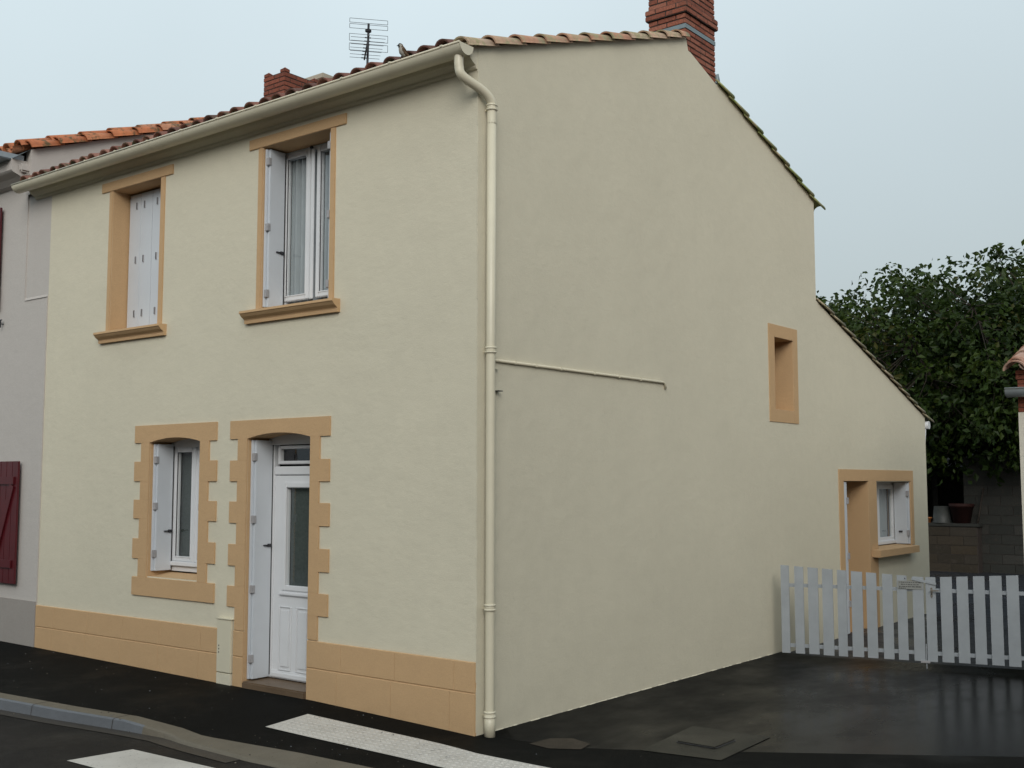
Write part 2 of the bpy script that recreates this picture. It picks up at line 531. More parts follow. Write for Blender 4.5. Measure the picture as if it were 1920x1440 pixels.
# kerb: granite with a dropped crossing
b = MB()
for x0, x1 in zip(xs, xs[1:]):
    for (xa, xb) in ((x0, (x0 + x1) / 2), ((x0 + x1) / 2, x1)):
        q = []
        for x in (xa, xb):
            yb = lerp_tab(YB, x); w = lerp_tab(KW, x); zk = lerp_tab(ZK, x)
            q.append([(x, yb, zk), (x, yb - w + .02, zk - .002), (x, yb - w, zk - .014), (x, yb - w - .012, ZROAD)])
        b.face([q[0][0], q[1][0], q[1][1], q[0][1]], 'concrete' , .5)
        low = lerp_tab(ZK, (xa + xb) / 2) < -.0
        b.face([q[0][1], q[1][1], q[1][2], q[0][2]], 'concrete' if low else 'kerb', .5, True)
        b.face([q[0][2], q[1][2], q[1][3], q[0][3]], 'concrete' if low else 'kerb', .5)
x = -13.6
while x < -1.9:
    yb = lerp_tab(YB, x); w = lerp_tab(KW, x); zk = lerp_tab(ZK, x)
    e = .004
    for (ya, za, yc, zc) in ((yb, zk + .0012, yb - w + .02, zk - .0008), (yb - w + .0185, zk - .0008, yb - w - .0015, zk - .0128), (yb - w - .0015, zk - .0128, yb - w - .0135, ZROAD)):
        b.face([(x - e, ya, za), (x + e, ya, za), (x + e, yc, zc), (x - e, yc, zc)], 'darkmortar')
    x += 1.0
tag(b.build('kerb'), kind='structure')
b = MB()
for x0, x1 in zip(xs, xs[1:]):
    def f(x): return lerp_tab(YB, x) - lerp_tab(KW, x) - .01
    if x1 > -1.0: continue
    b.face([(x0, f(x0), ZROAD + .002), (x1, f(x1), ZROAD + .002), (x1, f(x1) - .13, ZROAD + .004), (x0, f(x0) - .13, ZROAD + .004)], 'gutterstrip')
tag(b.build('gutter_channel', recalc=False), kind='structure')
b = MB()
for x0, x1 in zip([-60] + xs, xs + [60]):
    y0 = lerp_tab(YB, x0) - lerp_tab(KW, x0) - .008; y1 = lerp_tab(YB, x1) - lerp_tab(KW, x1) - .008
    b.face([(x0, y0, ZROAD), (x0, -9.5, ZROAD), (x1, -9.5, ZROAD), (x1, y1, ZROAD)], 'road')
tag(b.build('road'), kind='structure')
b = MB()
b.face([(-250, -250, -.12), (250, -250, -.12), (250, 250, -.12), (-250, 250, -.12)], 'earth')
tag(b.build('ground', recalc=False), kind='structure')

# white crossing stripe on the road
b = MB()
zz = ZROAD + .004
b.face([(-1.93, -2.18, zz), (-.2, -2.13, zz), (-.2, -1.63, zz), (-1.86, -1.70, zz)], 'paint')
tag(b.build('crossing_marking', recalc=False), kind='structure')
# tactile strip with raised diamonds
b = MB()
def pz(x, y): return pav_z(x, y) + .005
n = 14
for i in range(n):
    xa = -1.50 + 2.50 * i / n; xb = -1.50 + 2.50 * (i + 1) / n
    b.face([(xa, -.77, pz(xa, -.77)), (xb, -.77, pz(xb, -.77)), (xb, -.335, pz(xb, -.335)), (xa, -.335, pz(xa, -.335))], 'paint')
for i in range(44):
    for j in range(7):
        x = -1.46 + i * .0562 + (j % 2) * .028; y = -.735 + j * .061
        if x > .97: continue
        z = pz(x, y); h = .0055; r = .023
        ring = [(x + r, y, z), (x, y + r, z), (x - r, y, z), (x, y - r, z)]
        top = [(x + r * .55, y, z + h), (x, y + r * .55, z + h), (x - r * .55, y, z + h), (x, y - r * .55, z + h)]
        b.mesh(ring + top, [(0, 1, 5, 4), (1, 2, 6, 5), (2, 3, 7, 6), (3, 0, 4, 7), (4, 5, 6, 7)], 'paint')
tag(b.build('tactile_strip'), 'white tactile strip of raised studs along the pavement by the house corner', 'tactile paving')
# manhole: square lid in a grey concrete patch
b = MB()
zd = -.030
b.face([(1.15, .47, zd + .004), (1.74, .56, zd + .004), (1.70, 1.44, zd + .004), (1.05, 1.40, zd + .004)], 'patch')
tag(b.build('asphalt_patch', recalc=False), kind='structure')
mh = empty('manhole_cover', (1.38, 1.0, zd), 'square iron manhole cover set in the grey patch on the driveway', 'manhole cover')
b = MB()
c = [(1.235, .84), (1.545, .835), (1.545, 1.15), (1.215, 1.19)]
vs = [(x, y, zd + .006) for x, y in c] + [(x * .98 + .0277, y * .98 + .02, zd + .016) for x, y in c]
b.mesh(vs, [(4, 5, 6, 7), (0, 1, 5, 4), (1, 2, 6, 5), (2, 3, 7, 6), (3, 0, 4, 7)], 'patch')
b.build('lid', mh)
b = MB()
for (p, q) in zip(c, c[1:] + c[:1]):
    d = Vector((q[0] - p[0], q[1] - p[1], 0)).normalized(); nrm = Vector((d.y, -d.x, 0)) * .014
    P, Q = Vector((p[0], p[1], zd + .0075)), Vector((q[0], q[1], zd + .0075))
    b.face([P, Q, Q + nrm, P + nrm], 'dark')
b.build('frame', mh, recalc=False)
b = MB()
random.seed(3)
b.face([(.40, .13, zd + .004), (.60, .10, zd + .004), (.80, .22, zd + .004), (.76, .40, zd + .004), (.55, .47, zd + .004), (.42, .36, zd + .004)], 'grit')
tag(b.build('gravel_patch', recalc=False), kind='structure')

random.seed(77)
b = MB()
def pebble(x, y, z, r, mat):
    n = 5
    ring = [(x + r * math.cos(2 * math.pi * k / n + x) * random.uniform(.7, 1.2), y + r * math.sin(2 * math.pi * k / n + x) * random.uniform(.7, 1.2), z - .001) for k in range(n)]
    b.mesh(ring + [(x, y, z + r * .7)], [(k, (k + 1) % n, n) for k in range(n)], mat)
for _ in range(210):
    x = random.uniform(-6, 2.2)
    if random.random() < .5 or x < 0:
        yb = lerp_tab(YB, x); y = random.uniform(yb + .01, -.03) if random.random() < .6 else yb + random.uniform(-.4, .04)
        z = pav_z(x, y) if y > yb else (lerp_tab(ZK, x) if y > yb - lerp_tab(KW, x) else ZROAD + .003)
    else:
        x = random.uniform(.03, 2.3); y = random.uniform(.1, 5); z = lerp_tab(ZF, x)
    pebble(x, y, z, random.uniform(.003, .009), random.choice(('kerb', 'concrete', 'gutterstrip', 'gutterstrip')))
tag(b.build('gravel'), 'loose grit and small stones on the pavement', 'grit', kind='stuff')

# ------------------------------------------------------------------ the house
house = empty('house', (0, 0, 0), 'cream rendered two storey corner house with tan window surrounds', 'house')
XL = -6.66           # left end
ZW = 5.30
def ztop(y):
    return lerp_tab([(0, 5.325), (3.33, 6.465), (3.37, 6.335), (3.42, 6.33), (3.975, 6.145), (4.03, 6.165), (6.49, 5.385)], y)
WT = .26             # reveal depth
wall = MB()
# front wall: grid with openings
OP = {'ul': (-5.075, -4.215, 3.46, 4.985), 'ur': (-2.605, -1.69, 3.465, 4.995), 'lw': (-4.275, -3.455, .96, 2.33), 'door': (-2.745, -1.89, -.1, 2.335)}
gx = sorted({XL, 0.0} | {v for o in OP.values() for v in o[:2]} | {-6.33})
gz = sorted({-.15, 5.36} | {v for o in OP.values() for v in o[2:]})
for x0, x1 in zip(gx, gx[1:]):
    for z0, z1 in zip(gz, gz[1:]):
        if any(o[0] - 1e-6 <= x0 and x1 <= o[1] + 1e-6 and o[2] - 1e-6 <= z0 and z1 <= o[3] + 1e-6 for o in OP.values()):
            continue
        wall.face([(x0, 0, z0), (x1, 0, z0), (x1, 0, z1), (x0, 0, z1)], 'pinkwhite' if x1 < -6.3 else 'cream')
for x0, x1, z0, z1 in OP.values():
    wall.face([(x0, 0, z0), (x0, WT + .1, z0), (x0, WT + .1, z1), (x0, 0, z1)], 'tan')
    wall.face([(x1, 0, z0), (x1, 0, z1), (x1, WT + .1, z1), (x1, WT + .1, z0)], 'tan')
    wall.face([(x0, 0, z1), (x0, WT + .1, z1), (x1, WT + .1, z1), (x1, 0, z1)], 'tan')
    wall.face([(x0, 0, z0), (x1, 0, z0), (x1, WT + .1, z0), (x0, WT + .1, z0)], 'tan')
# gable wall
SO = {'slot': (5.27, 5.775, 2.715, 3.546), 'sdoor': (7.21, 8.05, -.1, 1.90), 'swin': (8.345, 9.69, .99, 1.89)}
def gtop(y, side):
    if y < 6.49 - 1e-6 or (abs(y - 6.49) < 1e-5 and side == 'r'):
        return ztop(y)
    return lerp_tab([(6.49, 4.12), (10.43, 2.85)], y)
gy = sorted({0, 3.33, 3.37, 3.42, 3.975, 4.03, 6.49, 10.43} | {v for o in SO.values() for v in o[:2]})
for y0, y1 in zip(gy, gy[1:]):
    ops = [o for o in SO.values() if o[0] - 1e-6 <= y0 and y1 <= o[1] + 1e-6]
    z = -.15
    for o in sorted(ops, key=lambda o: o[2]):
        wall.face([(0, y0, z), (0, y1, z), (0, y1, o[2]), (0, y0, o[2])], 'cream')
        z = o[3]
    wall.face([(0, y0, z), (0, y1, z), (0, y1, gtop(y1, 'r')), (0, y0, gtop(y0, 'l'))], 'cream')
for k, (y0, y1, z0, z1) in SO.items():
    d = -.34 if k == 'swin' else -.7
    wall.face([(0, y0, z0), (d, y0, z0), (d, y0, z1), (0, y0, z1)], 'tan')
    wall.face([(0, y1, z0), (0, y1, z1), (d, y1, z1), (d, y1, z0)], 'tan')
    wall.face([(0, y0, z1), (d, y0, z1), (d, y1, z1), (0, y1, z1)], 'tan')
    wall.face([(0, y0, z0), (0, y1, z0), (d, y1, z0), (d, y0, z0)], 'tan')
    if k == 'sdoor':
        wall.face([(d, y0, z0), (d, y1, z0), (d, y1, z1), (d, y0, z1)], 'white')
    if k == 'slot':
        wall.face([(d, y0, z0), (d, y1, z0), (d, y1, z1), (d, y0, z1)], 'void')
# rear walls and left party wall
wall.face([(XL, 6.49, 2), (0, 6.49, 4.12), (0, 6.49, 5.37), (XL, 6.49, 5.37)], 'cream')
wall.face([(XL, 10.43, -.1), (0, 10.43, -.1), (0, 10.43, 2.85), (XL, 10.43, 2.85)], 'cream')
wall.face([(XL, 0, -.1), (XL, 10.43, -.1), (XL, 10.43, 2.85), (XL, 6.49, 4.12), (XL, 6.49, 5.37), (XL, 3.335, 6.437), (XL, 0, 5.36)], 'cream')
# rough bead of render down the corner
random.seed(11)
z = .02
while z < 5.12:
    h = random.uniform(.03, .14)
    if random.random() < .75:
        r = random.uniform(.002, .005)
        wall.obox((-.004, -.001, z + h / 2), (1, 0, 0), (0, 1, 0), (0, 0, 1), r, r, h / 2, 'cream')
    z += h
# dark rooms behind the panes
def room(x0, x1, y0, y1, z0, z1, openside):
    Q = {'x0': [(x0, y0, z0), (x0, y1, z0), (x0, y1, z1), (x0, y0, z1)], 'x1': [(x1, y0, z0), (x1, y1, z0), (x1, y1, z1), (x1, y0, z1)],
         'y0': [(x0, y0, z0), (x1, y0, z0), (x1, y0, z1), (x0, y0, z1)], 'y1': [(x0, y1, z0), (x1, y1, z0), (x1, y1, z1), (x0, y1, z1)],
         'z0': [(x0, y0, z0), (x1, y0, z0), (x1, y1, z0), (x0, y1, z0)], 'z1': [(x0, y0, z1), (x1, y0, z1), (x1, y1, z1), (x0, y1, z1)]}
    for k, f in Q.items():
        if k != openside: wall.face(f, 'void')
for (x0, x1, z0, z1) in OP.values():
    room(x0 - .02, x1 + .02, WT + .09, WT + 1.3, max(z0, 0) - .02, z1 + .02, 'y0')
room(-1.5, -.335, 8.33, 9.70, .97, 1.91, 'x1')
random.seed(19)
y = .2
while y < 5.0:
    L = random.uniform(.03, .16); e = random.uniform(.002, .011)
    zf = lerp_tab(ZF, .02) + .003
    if random.random() < .7: wall.face([(.0005, y, zf + .005), (e, y + random.uniform(0, .02), zf), (e * random.uniform(.5, 1.2), y + L, zf), (.0005, y + L + .01, zf + .005)], 'cream')
    y += L * random.uniform(.8, 1.15)
wall.build('wall', house)

# plinth: two courses, follows the pavement
b = MB()
PT = [(-6.33, .543), (-3.1, .548), (0, .540)]
PM = [(-6.33, .308), (-3.1, .315), (0, .307)]
def plinth(x0, x1):
    n = max(1, int((x1 - x0) / .55)); 
    for tab0, tab1, y in ((None, PM, -.018), (PM, PT, -.018)):
        off = random.uniform(.3, .7)
        cuts = [x0] + [x0 + (i + off) * (x1 - x0) / n for i in range(n)] + [x1]
        cuts = [c for i, c in enumerate(cuts) if i == 0 or c - cuts[i - 1] > .05] if x1 - x0 > .5 else [x0, x1]
        for a, c in zip(cuts, cuts[1:]):
            za0 = -.12 if tab0 is None else lerp_tab(tab0, a) + .003
            zc0 = -.12 if tab0 is None else lerp_tab(tab0, c) + .003
            za1, zc1 = lerp_tab(tab1, a) - .003, lerp_tab(tab1, c) - .003
            g = .0006
            ch = .005
            P = [(a + g, za0), (c - g, zc0), (c - g, zc1), (a + g, za1)]
            I = [(a + g + .0015, za0 + ch), (c - g - .0015, zc0 + ch), (c - g - .0015, zc1 - ch), (a + g + .0015, za1 - ch)]
            vs = [(x, 0.004, z) for x, z in P] + [(x, y + .005, z) for x, z in P] + [(x, y, z) for x, z in I]
            fs = [(0, 1, 5, 4), (1, 2, 6, 5), (2, 3, 7, 6), (3, 0, 4, 7), (4, 5, 9, 8), (5, 6, 10, 9), (6, 7, 11, 10), (7, 4, 8, 11), (8, 9, 10, 11)]
            b.mesh(vs, fs, 'tan')
    b.face([(x0, -.011, -.1), (x1, -.011, -.1), (x1, -.011, .5), (x0, -.011, .5)], 'tan')
random.seed(5)
plinth(-6.33, -3.105); plinth(-2.885, -2.745); plinth(-1.888, -.004)
b.build('plinth', house)

# window and door surrounds -------------------------------------------------
YS = -.014
def arch_block(b, xo0, xo1, xi0, xi1, z0, z1, rise, y0, y1, mat='tan', n=10):
    """lintel with a segmental arch cut into its underside"""
    under = [(xi0 + (xi1 - xi0) * i / n, z0 + rise * (1 - (2 * i / n - 1) ** 2)) for i in range(n + 1)]
    vs, fs = [], []
    top = [(xo0, z1)] + [(p[0], z1) for p in under] + [(xo1, z1)]
    bot = [(xo0, z0)] + under + [(xo1, z0)]
    k = len(top)
    for y in (y0, y1):
        vs += [(x, y, z) for x, z in bot] + [(x, y, z) for x, z in top]
    for i in range(k - 1):
        fs.append((i, i + 1, k + i + 1, k + i))
        fs.append((2 * k + i, 3 * k + i, 3 * k + i + 1, 2 * k + i + 1))
        fs.append((i, 2 * k + i, 2 * k + i + 1, i + 1))
        fs.append((k + i, k + i + 1, 3 * k + i + 1, 3 * k + i))
    fs.append((0, k, 3 * k, 2 * k)); fs.append((k - 1, 3 * k - 1, 4 * k - 1, 2 * k - 1))
    b.mesh(vs, fs, mat)
RV = WT
def quoin(b, xi, xs_, xl, zs, side):
    """alternate short / long blocks, bottom to top; xi the opening edge"""
    for i, (za, zb) in enumerate(zip(zs, zs[1:])):
        xo = xl if i % 2 else xs_
        j = random.uniform(-.004, .004)
        x0, x1 = (xo + j, xi - .002) if side < 0 else (xi + .002, xo + j)
        b.box(x0, x1, YS + random.uniform(-.0004, .0004), .05, za, zb, 'tan', .5, .0012)

def sill_profile(b, x0, x1, ztop_, zbot):
    prof = [(.2, ztop_ + .012), (-.095, ztop_), (-.098, ztop_ - .022), (-.088, ztop_ - .026), (-.082, ztop_ - .036), (-.070, ztop_ - .050), (-.052, ztop_ - .062), (-.038, ztop_ - .072), (-.032, ztop_ - .083), (-.034, ztop_ - .087), (-.034, zbot), (.2, zbot)]
    b.prism(prof, 'x', x0, x1, 'tan')

def frame_rect(b, x0, x1, z0, z1, w, y0, y1, mat, bev=.004):
    b.box(x0, x0 + w, y0, y1, z0, z1, mat, .5, bev)
    b.box(x1 - w, x1, y0, y1, z0, z1, mat, .5, bev)
    b.box(x0 + w, x1 - w, y0 + .001, y1 - .001, z1 - w, z1, mat, .5, bev)
    b.box(x0 + w, x1 - w, y0 + .001, y1 - .001, z0, z0 + w, mat, .5, bev)

def folded_shutter(parent, xw, z0, z1, y0, y1, hinges, latch, sgn=1, label=None):
    """bi-fold shutter leaves parked flat against the reveal at x = xw, opening towards +x * sgn"""
    b = MB()
    def bx(xa, xb, ya, yb, za, zb, mat, bev=.003):
        b.box(min(xw + sgn * xa, xw + sgn * xb), max(xw + sgn * xa, xw + sgn * xb), ya, yb, za, zb, mat, .5, bev)
    bx(.003, .027, y0 - .02, y1 - .02, z0, z1, 'shutter')
    bx(.030, .056, y0, y1, z0, z1, 'shutter')
    for h in hinges:
        bx(.020, .062, y0 - .024, y0 + .012, h - .036, h + .036, 'hinge', .004)
    if latch:
        bx(.056, .074, y1 - .05, y1 - .012, latch - .014, latch + .014, 'dark', .003)
        bx(.060, .072, y1 - .10, y1 - .03, latch - .006, latch + .006, 'dark', .002)
        bx(.050, .058, y1 - .006, y1 + .004, z0 + .02, z1 - .02, 'dark', 0)
    o = b.build('shutter', parent)
    if label: o['label'] = label
    return o

def casement(x0, x1, z0, z1, yw, glasses, fw, parent=house, zb=None):
    """white two-leaf window; glasses: list of (xa, xb, za, zb)"""
    b = MB()
    frame_rect(b, x0, x1, z0, z1, fw, yw + .012, yw + .07, 'white')
    for (xa, xb, za, zb_) in glasses:
        s = .052
        frame_rect(b, xa - s, xb + s, za - s, zb_ + s, s, yw, yw + .055, 'white', .006)
        frame_rect(b, xa - .012, xb + .012, za - .012, zb_ + .012, .012, yw - .006, yw + .02, 'white', .003)
    return b

# upper left window: shutters closed
w = MB()
x0, x1, z0, z1 = OP['ul']
frame_rect(w, x0, x1, z0, z1, .06, .25, .32, 'white')
wul = w.build('window', house); wul['label'] = 'upper window with its white panelled shutters closed'
b = MB()
b.box(x0 - .213, x1 + .207, YS, WT, z1 + .002, z1 + .105, 'tan', .5, .004)
b.box(x0 - .065, x0 - .002, YS + .003, .06, z0, z1, 'tan', .5, .004)
b.box(x1 + .002, x1 + .075, YS + .003, .06, z0, z1, 'tan', .5, .004)
b.build('surround', wul)
b = MB(); sill_profile(b, x0 - .155, x1 + .155, 3.462, 3.352); b.build('sill', wul)
for k, (xa, xb) in enumerate(((x0 + .015, -4.648), (-4.642, x1 - .015))):
    b = MB()
    xm = (xa + xb) / 2
    for (p, q) in ((xa, xm - .0015), (xm + .0015, xb)):
        b.box(p, q, .19, .222, z0 + .045, z1 - .02, 'shutter', .5, .003)
    for zc in (3.67, 4.25, 4.835):
        for xc in ((xm - .07, xm + .07) if k == 0 else (xa + .09, xm + .09)):
            b.box(xc - .010, xc + .010, .181, .192, zc - .038, zc + .038, 'hinge', .5, .002)
            b.box(xc - .004, xc + .004, .178, .192, zc - .036, zc + .036, 'dark')
    b.build('shutter', wul)
b = MB(); b.box(x0, x1, .315, .32, z0, z1, 'void'); b.build('pane', wul)

# upper right window
x0, x1, z0, z1 = OP['ur']
gl = [(-2.545, -2.275, 3.62, 4.92), (-2.085, -1.765, 3.62, 4.92)]
w = casement(x0, x1, z0 + .03, z1, .235, gl, .045)
w.box(-2.20, -2.16, .222, .24, 3.56, 4.96, 'white', .5, .005)
w.box(-2.215, -2.19, .215, .24, 4.965, 4.985, 'dark')
w.box(x0, x1, .2, .34, z0, z0 + .032, 'white', .5, .006)
wur = w.build('window', house); wur['label'] = 'upper window with grey pleated curtains and its shutters folded back'
b = MB()
for g in gl: b.face([(g[0] - .004, .264, g[2] - .004), (g[1] + .004, .264, g[2] - .004), (g[1] + .004, .264, g[3] + .004), (g[0] - .004, .264, g[3] + .004)], 'glass')
b.build('pane', wur)
b = MB()
for (xa, xb) in ((x0 + .02, x1 - .02),):
    n = 150; rows = []
    for i in range(n + 1):
        t_ = i / n; x = xa + (xb - xa) * t_
        y = .318 + .032 * math.sin(t_ * 74 + 1.6 * math.sin(t_ * 11)) + .008 * math.sin(t_ * 23 + 1)
        rows.append((x, y))
    for (p, q) in zip(rows, rows[1:]):
        b.face([(p[0], p[1], z0 + .06), (q[0], q[1], z0 + .06), (q[0], q[1], z1 - .02), (p[0], p[1], z1 - .02)], 'curtain', .5, True)
b.build('curtain', wur)
b = MB()
b.box(x0 - .2, x1 + .2, YS, WT, z1 + .002, z1 + .10, 'tan', .5, .004)
b.box(x0 - .065, x0 - .002, YS + .003, .06, z0, z1, 'tan', .5, .004)
b.box(x1 + .002, x1 + .066, YS + .003, .06, z0, z1, 'tan', .5, .004)
b.build('surround', wur)
b = MB(); sill_profile(b, x0 - .195, x1 + .145, 3.462, 3.350); b.build('sill', wur)
folded_shutter(wur, x0, z0 + .03, z1 - .015, .035, .215, (3.62, 4.24, 4.86), 4.02)
folded_shutter(wur, x1, z0 + .03, z1 - .015, .035, .215, (3.62, 4.24, 4.86), None, -1)

# lower window
x0, x1, z0, z1 = OP['lw']
gl = [(-4.175, -3.925, 1.15, 2.19), (-3.80, -3.53, 1.15, 2.19)]
w = casement(x0, x1, 1.0, z1 - .04, .245, gl, .05)
w.box(x0 + .03, x1 - .03, .225, .26, 1.055, 1.10, 'white', .5, .006)
w.box(x0 + .004, x1 - .004, .238, .3, 2.235, 2.34, 'white')
w.box(-3.885, -3.845, .23, .25, 1.10, 2.23, 'white', .5, .005)
wlw = w.build('window', house); wlw['label'] = 'ground floor window with an arched lintel and stepped tan quoins'
b = MB()
for g in gl: b.face([(g[0] - .004, .276, g[2] - .004), (g[1] + .004, .276, g[2] - .004), (g[1] + .004, .276, g[3] + .004), (g[0] - .004, .276, g[3] + .004)], 'glass')
b.build('pane', wlw)
b = MB()
arch_block(b, -4.535, -3.200, x0, x1, 2.283, 2.458, .044, YS, WT)
zs = [.948, 1.128, 1.327, 1.524, 1.713, 1.898, 2.095, 2.283]
random.seed(21)
quoin(b, x0, -4.422, -4.528, zs, -1); quoin(b, x1, -3.314, -3.192, zs, 1)
b.build('surround', wlw)
b = MB()
b.prism([(YS - .004, .768), (.3, .768), (.3, .985), (.22, .985), (YS - .004, .946)], 'x', -4.515, -3.19, 'tan')
b.build('sill', wlw)
b = MB()
b.face([(x0 + .02, .335, 1.0), (x1 - .02, .335, 1.0), (x1 - .02, .335, 2.3), (x0 + .02, .335, 2.3)], 'net')
b.build('curtain', wlw)
folded_shutter(wlw, x0, 1.01, 2.27, .05, .235, (1.18, 1.65, 2.11), 1.40)
folded_shutter(wlw, x1, 1.01, 2.27, .05, .235, (1.18, 1.65, 2.11), None, -1)

# street door
x0, x1, z0, z1 = OP['door']
w = MB()
frame_rect(w, x0, x1, .112, z1 + .02, .07, .25, .32, 'white')
w.box(x0 + .07, x1 - .07, .255, .31, 1.955, 2.035, 'white', .5, .008)
w.box(x0 + .005, x1 - .005, .235, .31, 2.235, z1 + .01, 'white')
dx0, dx1 = x0 + .072, x1 - .072
gx0, gx1 = -2.50, -2.135
# leaf: stiles and rails round the glass, panels below
for (a, c, za, zb) in ((dx0, gx0, .12, 1.95), (gx1, dx1, .12, 1.95), (gx0, gx1, 1.845, 1.95), (gx0, gx1, .12, .95)):
    w.box(a, c, .262, .305, za, zb, 'white')
frame_rect(w, gx0 - .05, gx1 + .05, .905, 1.89, .05, .248, .27, 'white', .006)
w.box(gx0 - .075, gx1 + .075, .240, .27, .86, .895, 'white', .5, .008)
for (a, c) in ((-2.585, -2.41), (-2.345, -2.17)):
    frame_rect(w, a, c, .185, .765, .016, .252, .264, 'white', .005)
    w.box(a + .03, c - .03, .254, .264, .22, .73, 'white', .5, .008)
w.box(dx0, dx1, .238, .265, .122, .165, 'white', .5, .006)
frame_rect(w, x0 + .12, x1 - .12, 2.055, 2.225, .03, .25, .3, 'white', .005)
door = w.build('door', house); door['label'] = 'white glazed street door up one stone step'
b = MB()
for (a, c, za, zb_) in ((gx0, gx1, .95, 1.845), (x0 + .14, x1 - .14, 2.07, 2.21)): b.face([(a, .282, za), (c, .282, za), (c, .282, zb_), (a, .282, zb_)], 'glass')
b.build('pane', door)
b = MB()
b.face([(gx0, .315, .93), (gx1, .315, .93), (gx1, .315, 1.86), (gx0, .315, 1.86)], 'net')
b.build('curtain', door)
b = MB()
arch_block(b, -2.997, -1.640, x0, x1, 2.288, 2.457, .046, YS, WT)
zs = [.549, .753, .942, 1.126, 1.322, 1.515, 1.712, 1.897, 2.09, 2.288]
random.seed(22)
quoin(b, x0, -2.883, -2.993, zs, -1); quoin(b, x1, -1.768, -1.639, zs, 1)
b.build('surround', door)
b = MB()
b.box(x0 + .004, x1 - .004, -.03, .27, -.1, .105, 'stone', .5, .012)
b.build('step', door)
folded_shutter(door, x0, .118, 2.275, .05, .245, (.30, .92, 1.55, 2.12), 1.31)

# gable: blind slot window
w = MB()
y0, y1, z0, z1 = SO['slot']
for (a, c, za, zb) in ((5.12, y0 - .002, 2.572, 3.69), (y1 + .002, 5.895, 2.572, 3.69), (y0, y1, z1 + .002, 3.69), (y0, y1, 2.572, z0 - .002)):
    w.box(-.05, .008, a, c, za, zb, 'tan')
o = w.build('window', house); o['label'] = 'narrow deep slot window in the gable wall with a tan border'
# gable: side door and window under one lintel
w = MB()
y0, y1, z0, z1 = SO['sdoor']
w.box(-.05, .010, 7.055, 9.80, 1.9015, 2.05, 'tan')
w.box(-.05, .009, 7.055, y0 - .002, -.08, 1.90, 'tan')
w.box(-.05, .009, y1 + .002, 8.343, -.08, 1.90, 'tan')
o = w.build('door', house); o['label'] = 'deeply recessed side doorway with a white folded shutter'
b = MB()
for k in range(4): b.box(-.24, -.004 - .004 * k, 7.214 + .037 * k, 7.248 + .037 * k, -.02, 1.89, 'shutter', .5, .003)
for z in (.35, .95, 1.65): b.box(-.02, .004, 7.33, 7.372, z - .04, z + .04, 'hinge', .5, .003)
b.build('shutter', o)
y0, y1, z0, z1 = SO['swin']
w = MB()
def yframe(b, ya, yb, za, zb, wd, xa, xb, mat, bev=.004):
    b.box(xa, xb, ya, ya + wd, za, zb, mat, .5, bev); b.box(xa, xb, yb - wd, yb, za, zb, mat, .5, bev)
    b.box(xa + .001, xb - .001, ya + wd, yb - wd, zb - wd, zb, mat, .5, bev); b.box(xa + .001, xb - .001, ya + wd, yb - wd, za, za + wd, mat, .5, bev)
yframe(w, y0, y1, z0 + .02, z1, .05, -.30, -.24, 'white')
for a, c in ((8.39, 9.0), (9.0, 9.64)):
    yframe(w, a, c, z0 + .06, z1 - .045, .06, -.27, -.222, 'white', .006)
w.box(-.25, -.20, 8.40, 9.64, z0 + .02, z0 + .07, 'white', .5, .006)
o = w.build('window', house); o['label'] = 'small side window beside the recessed doorway'
b = MB()
for (a, c) in ((8.44, 8.95), (9.06, 9.59)): b.face([(-.247, a, z0 + .1), (-.247, c, z0 + .1), (-.247, c, z1 - .1), (-.247, a, z1 - .1)], 'glass')
b.build('pane', o)
b = MB()
n = 60
rows = [(-.32 + .012 * math.sin(i * .9), 8.40 + (9.62 - 8.40) * i / n) for i in range(n + 1)]
for p, q in zip(rows, rows[1:]):
    b.face([(p[0], p[1], z0), (q[0], q[1], z0), (q[0], q[1], z1), (p[0], p[1], z1)], 'curtain', .5, True)
b.build('curtain', o)
b = MB()
b.box(-.05, .009, y1 + .002, 9.80, .99, 1.90, 'tan')
b.build('surround', o)
b = MB(); b.prism([(-.2, 1.0), (.12, .985), (.12, .895), (-.2, .895)], 'y', 8.12, 9.66, 'tan'); 
b.build('sill', o)
b = MB()
b.box(-.215, -.01, 9.655, 9.685, z0 + .015, z1 - .01, 'shutter', .5, .003)
b.box(-.215, -.03, 9.62, 9.65, z0 + .015, z1 - .01, 'shutter', .5, .003)
for z in (1.16, 1.72): b.box(-.04, -.005, 9.61, 9.65, z - .04, z + .04, 'hinge', .5, .003)
b.box(-.15, -.10, 9.60, 9.615, 1.17, 1.19, 'dark')
b.build('shutter', o)

# cornice under the eaves
b = MB()
prof = [(.05, 5.135), (-.004, 5.135), (-.018, 5.140), (-.026, 5.150), (-.028, 5.166), (-.036, 5.170), (-.058, 5.180), (-.082, 5.198), (-.100, 5.222), (-.110, 5.250), (-.112, 5.268), (-.122, 5.272), (-.126, 5.325), (.05, 5.325)]
b.prism(prof, 'x', -6.66, -.003, 'cream')
b.build('cornice', house)

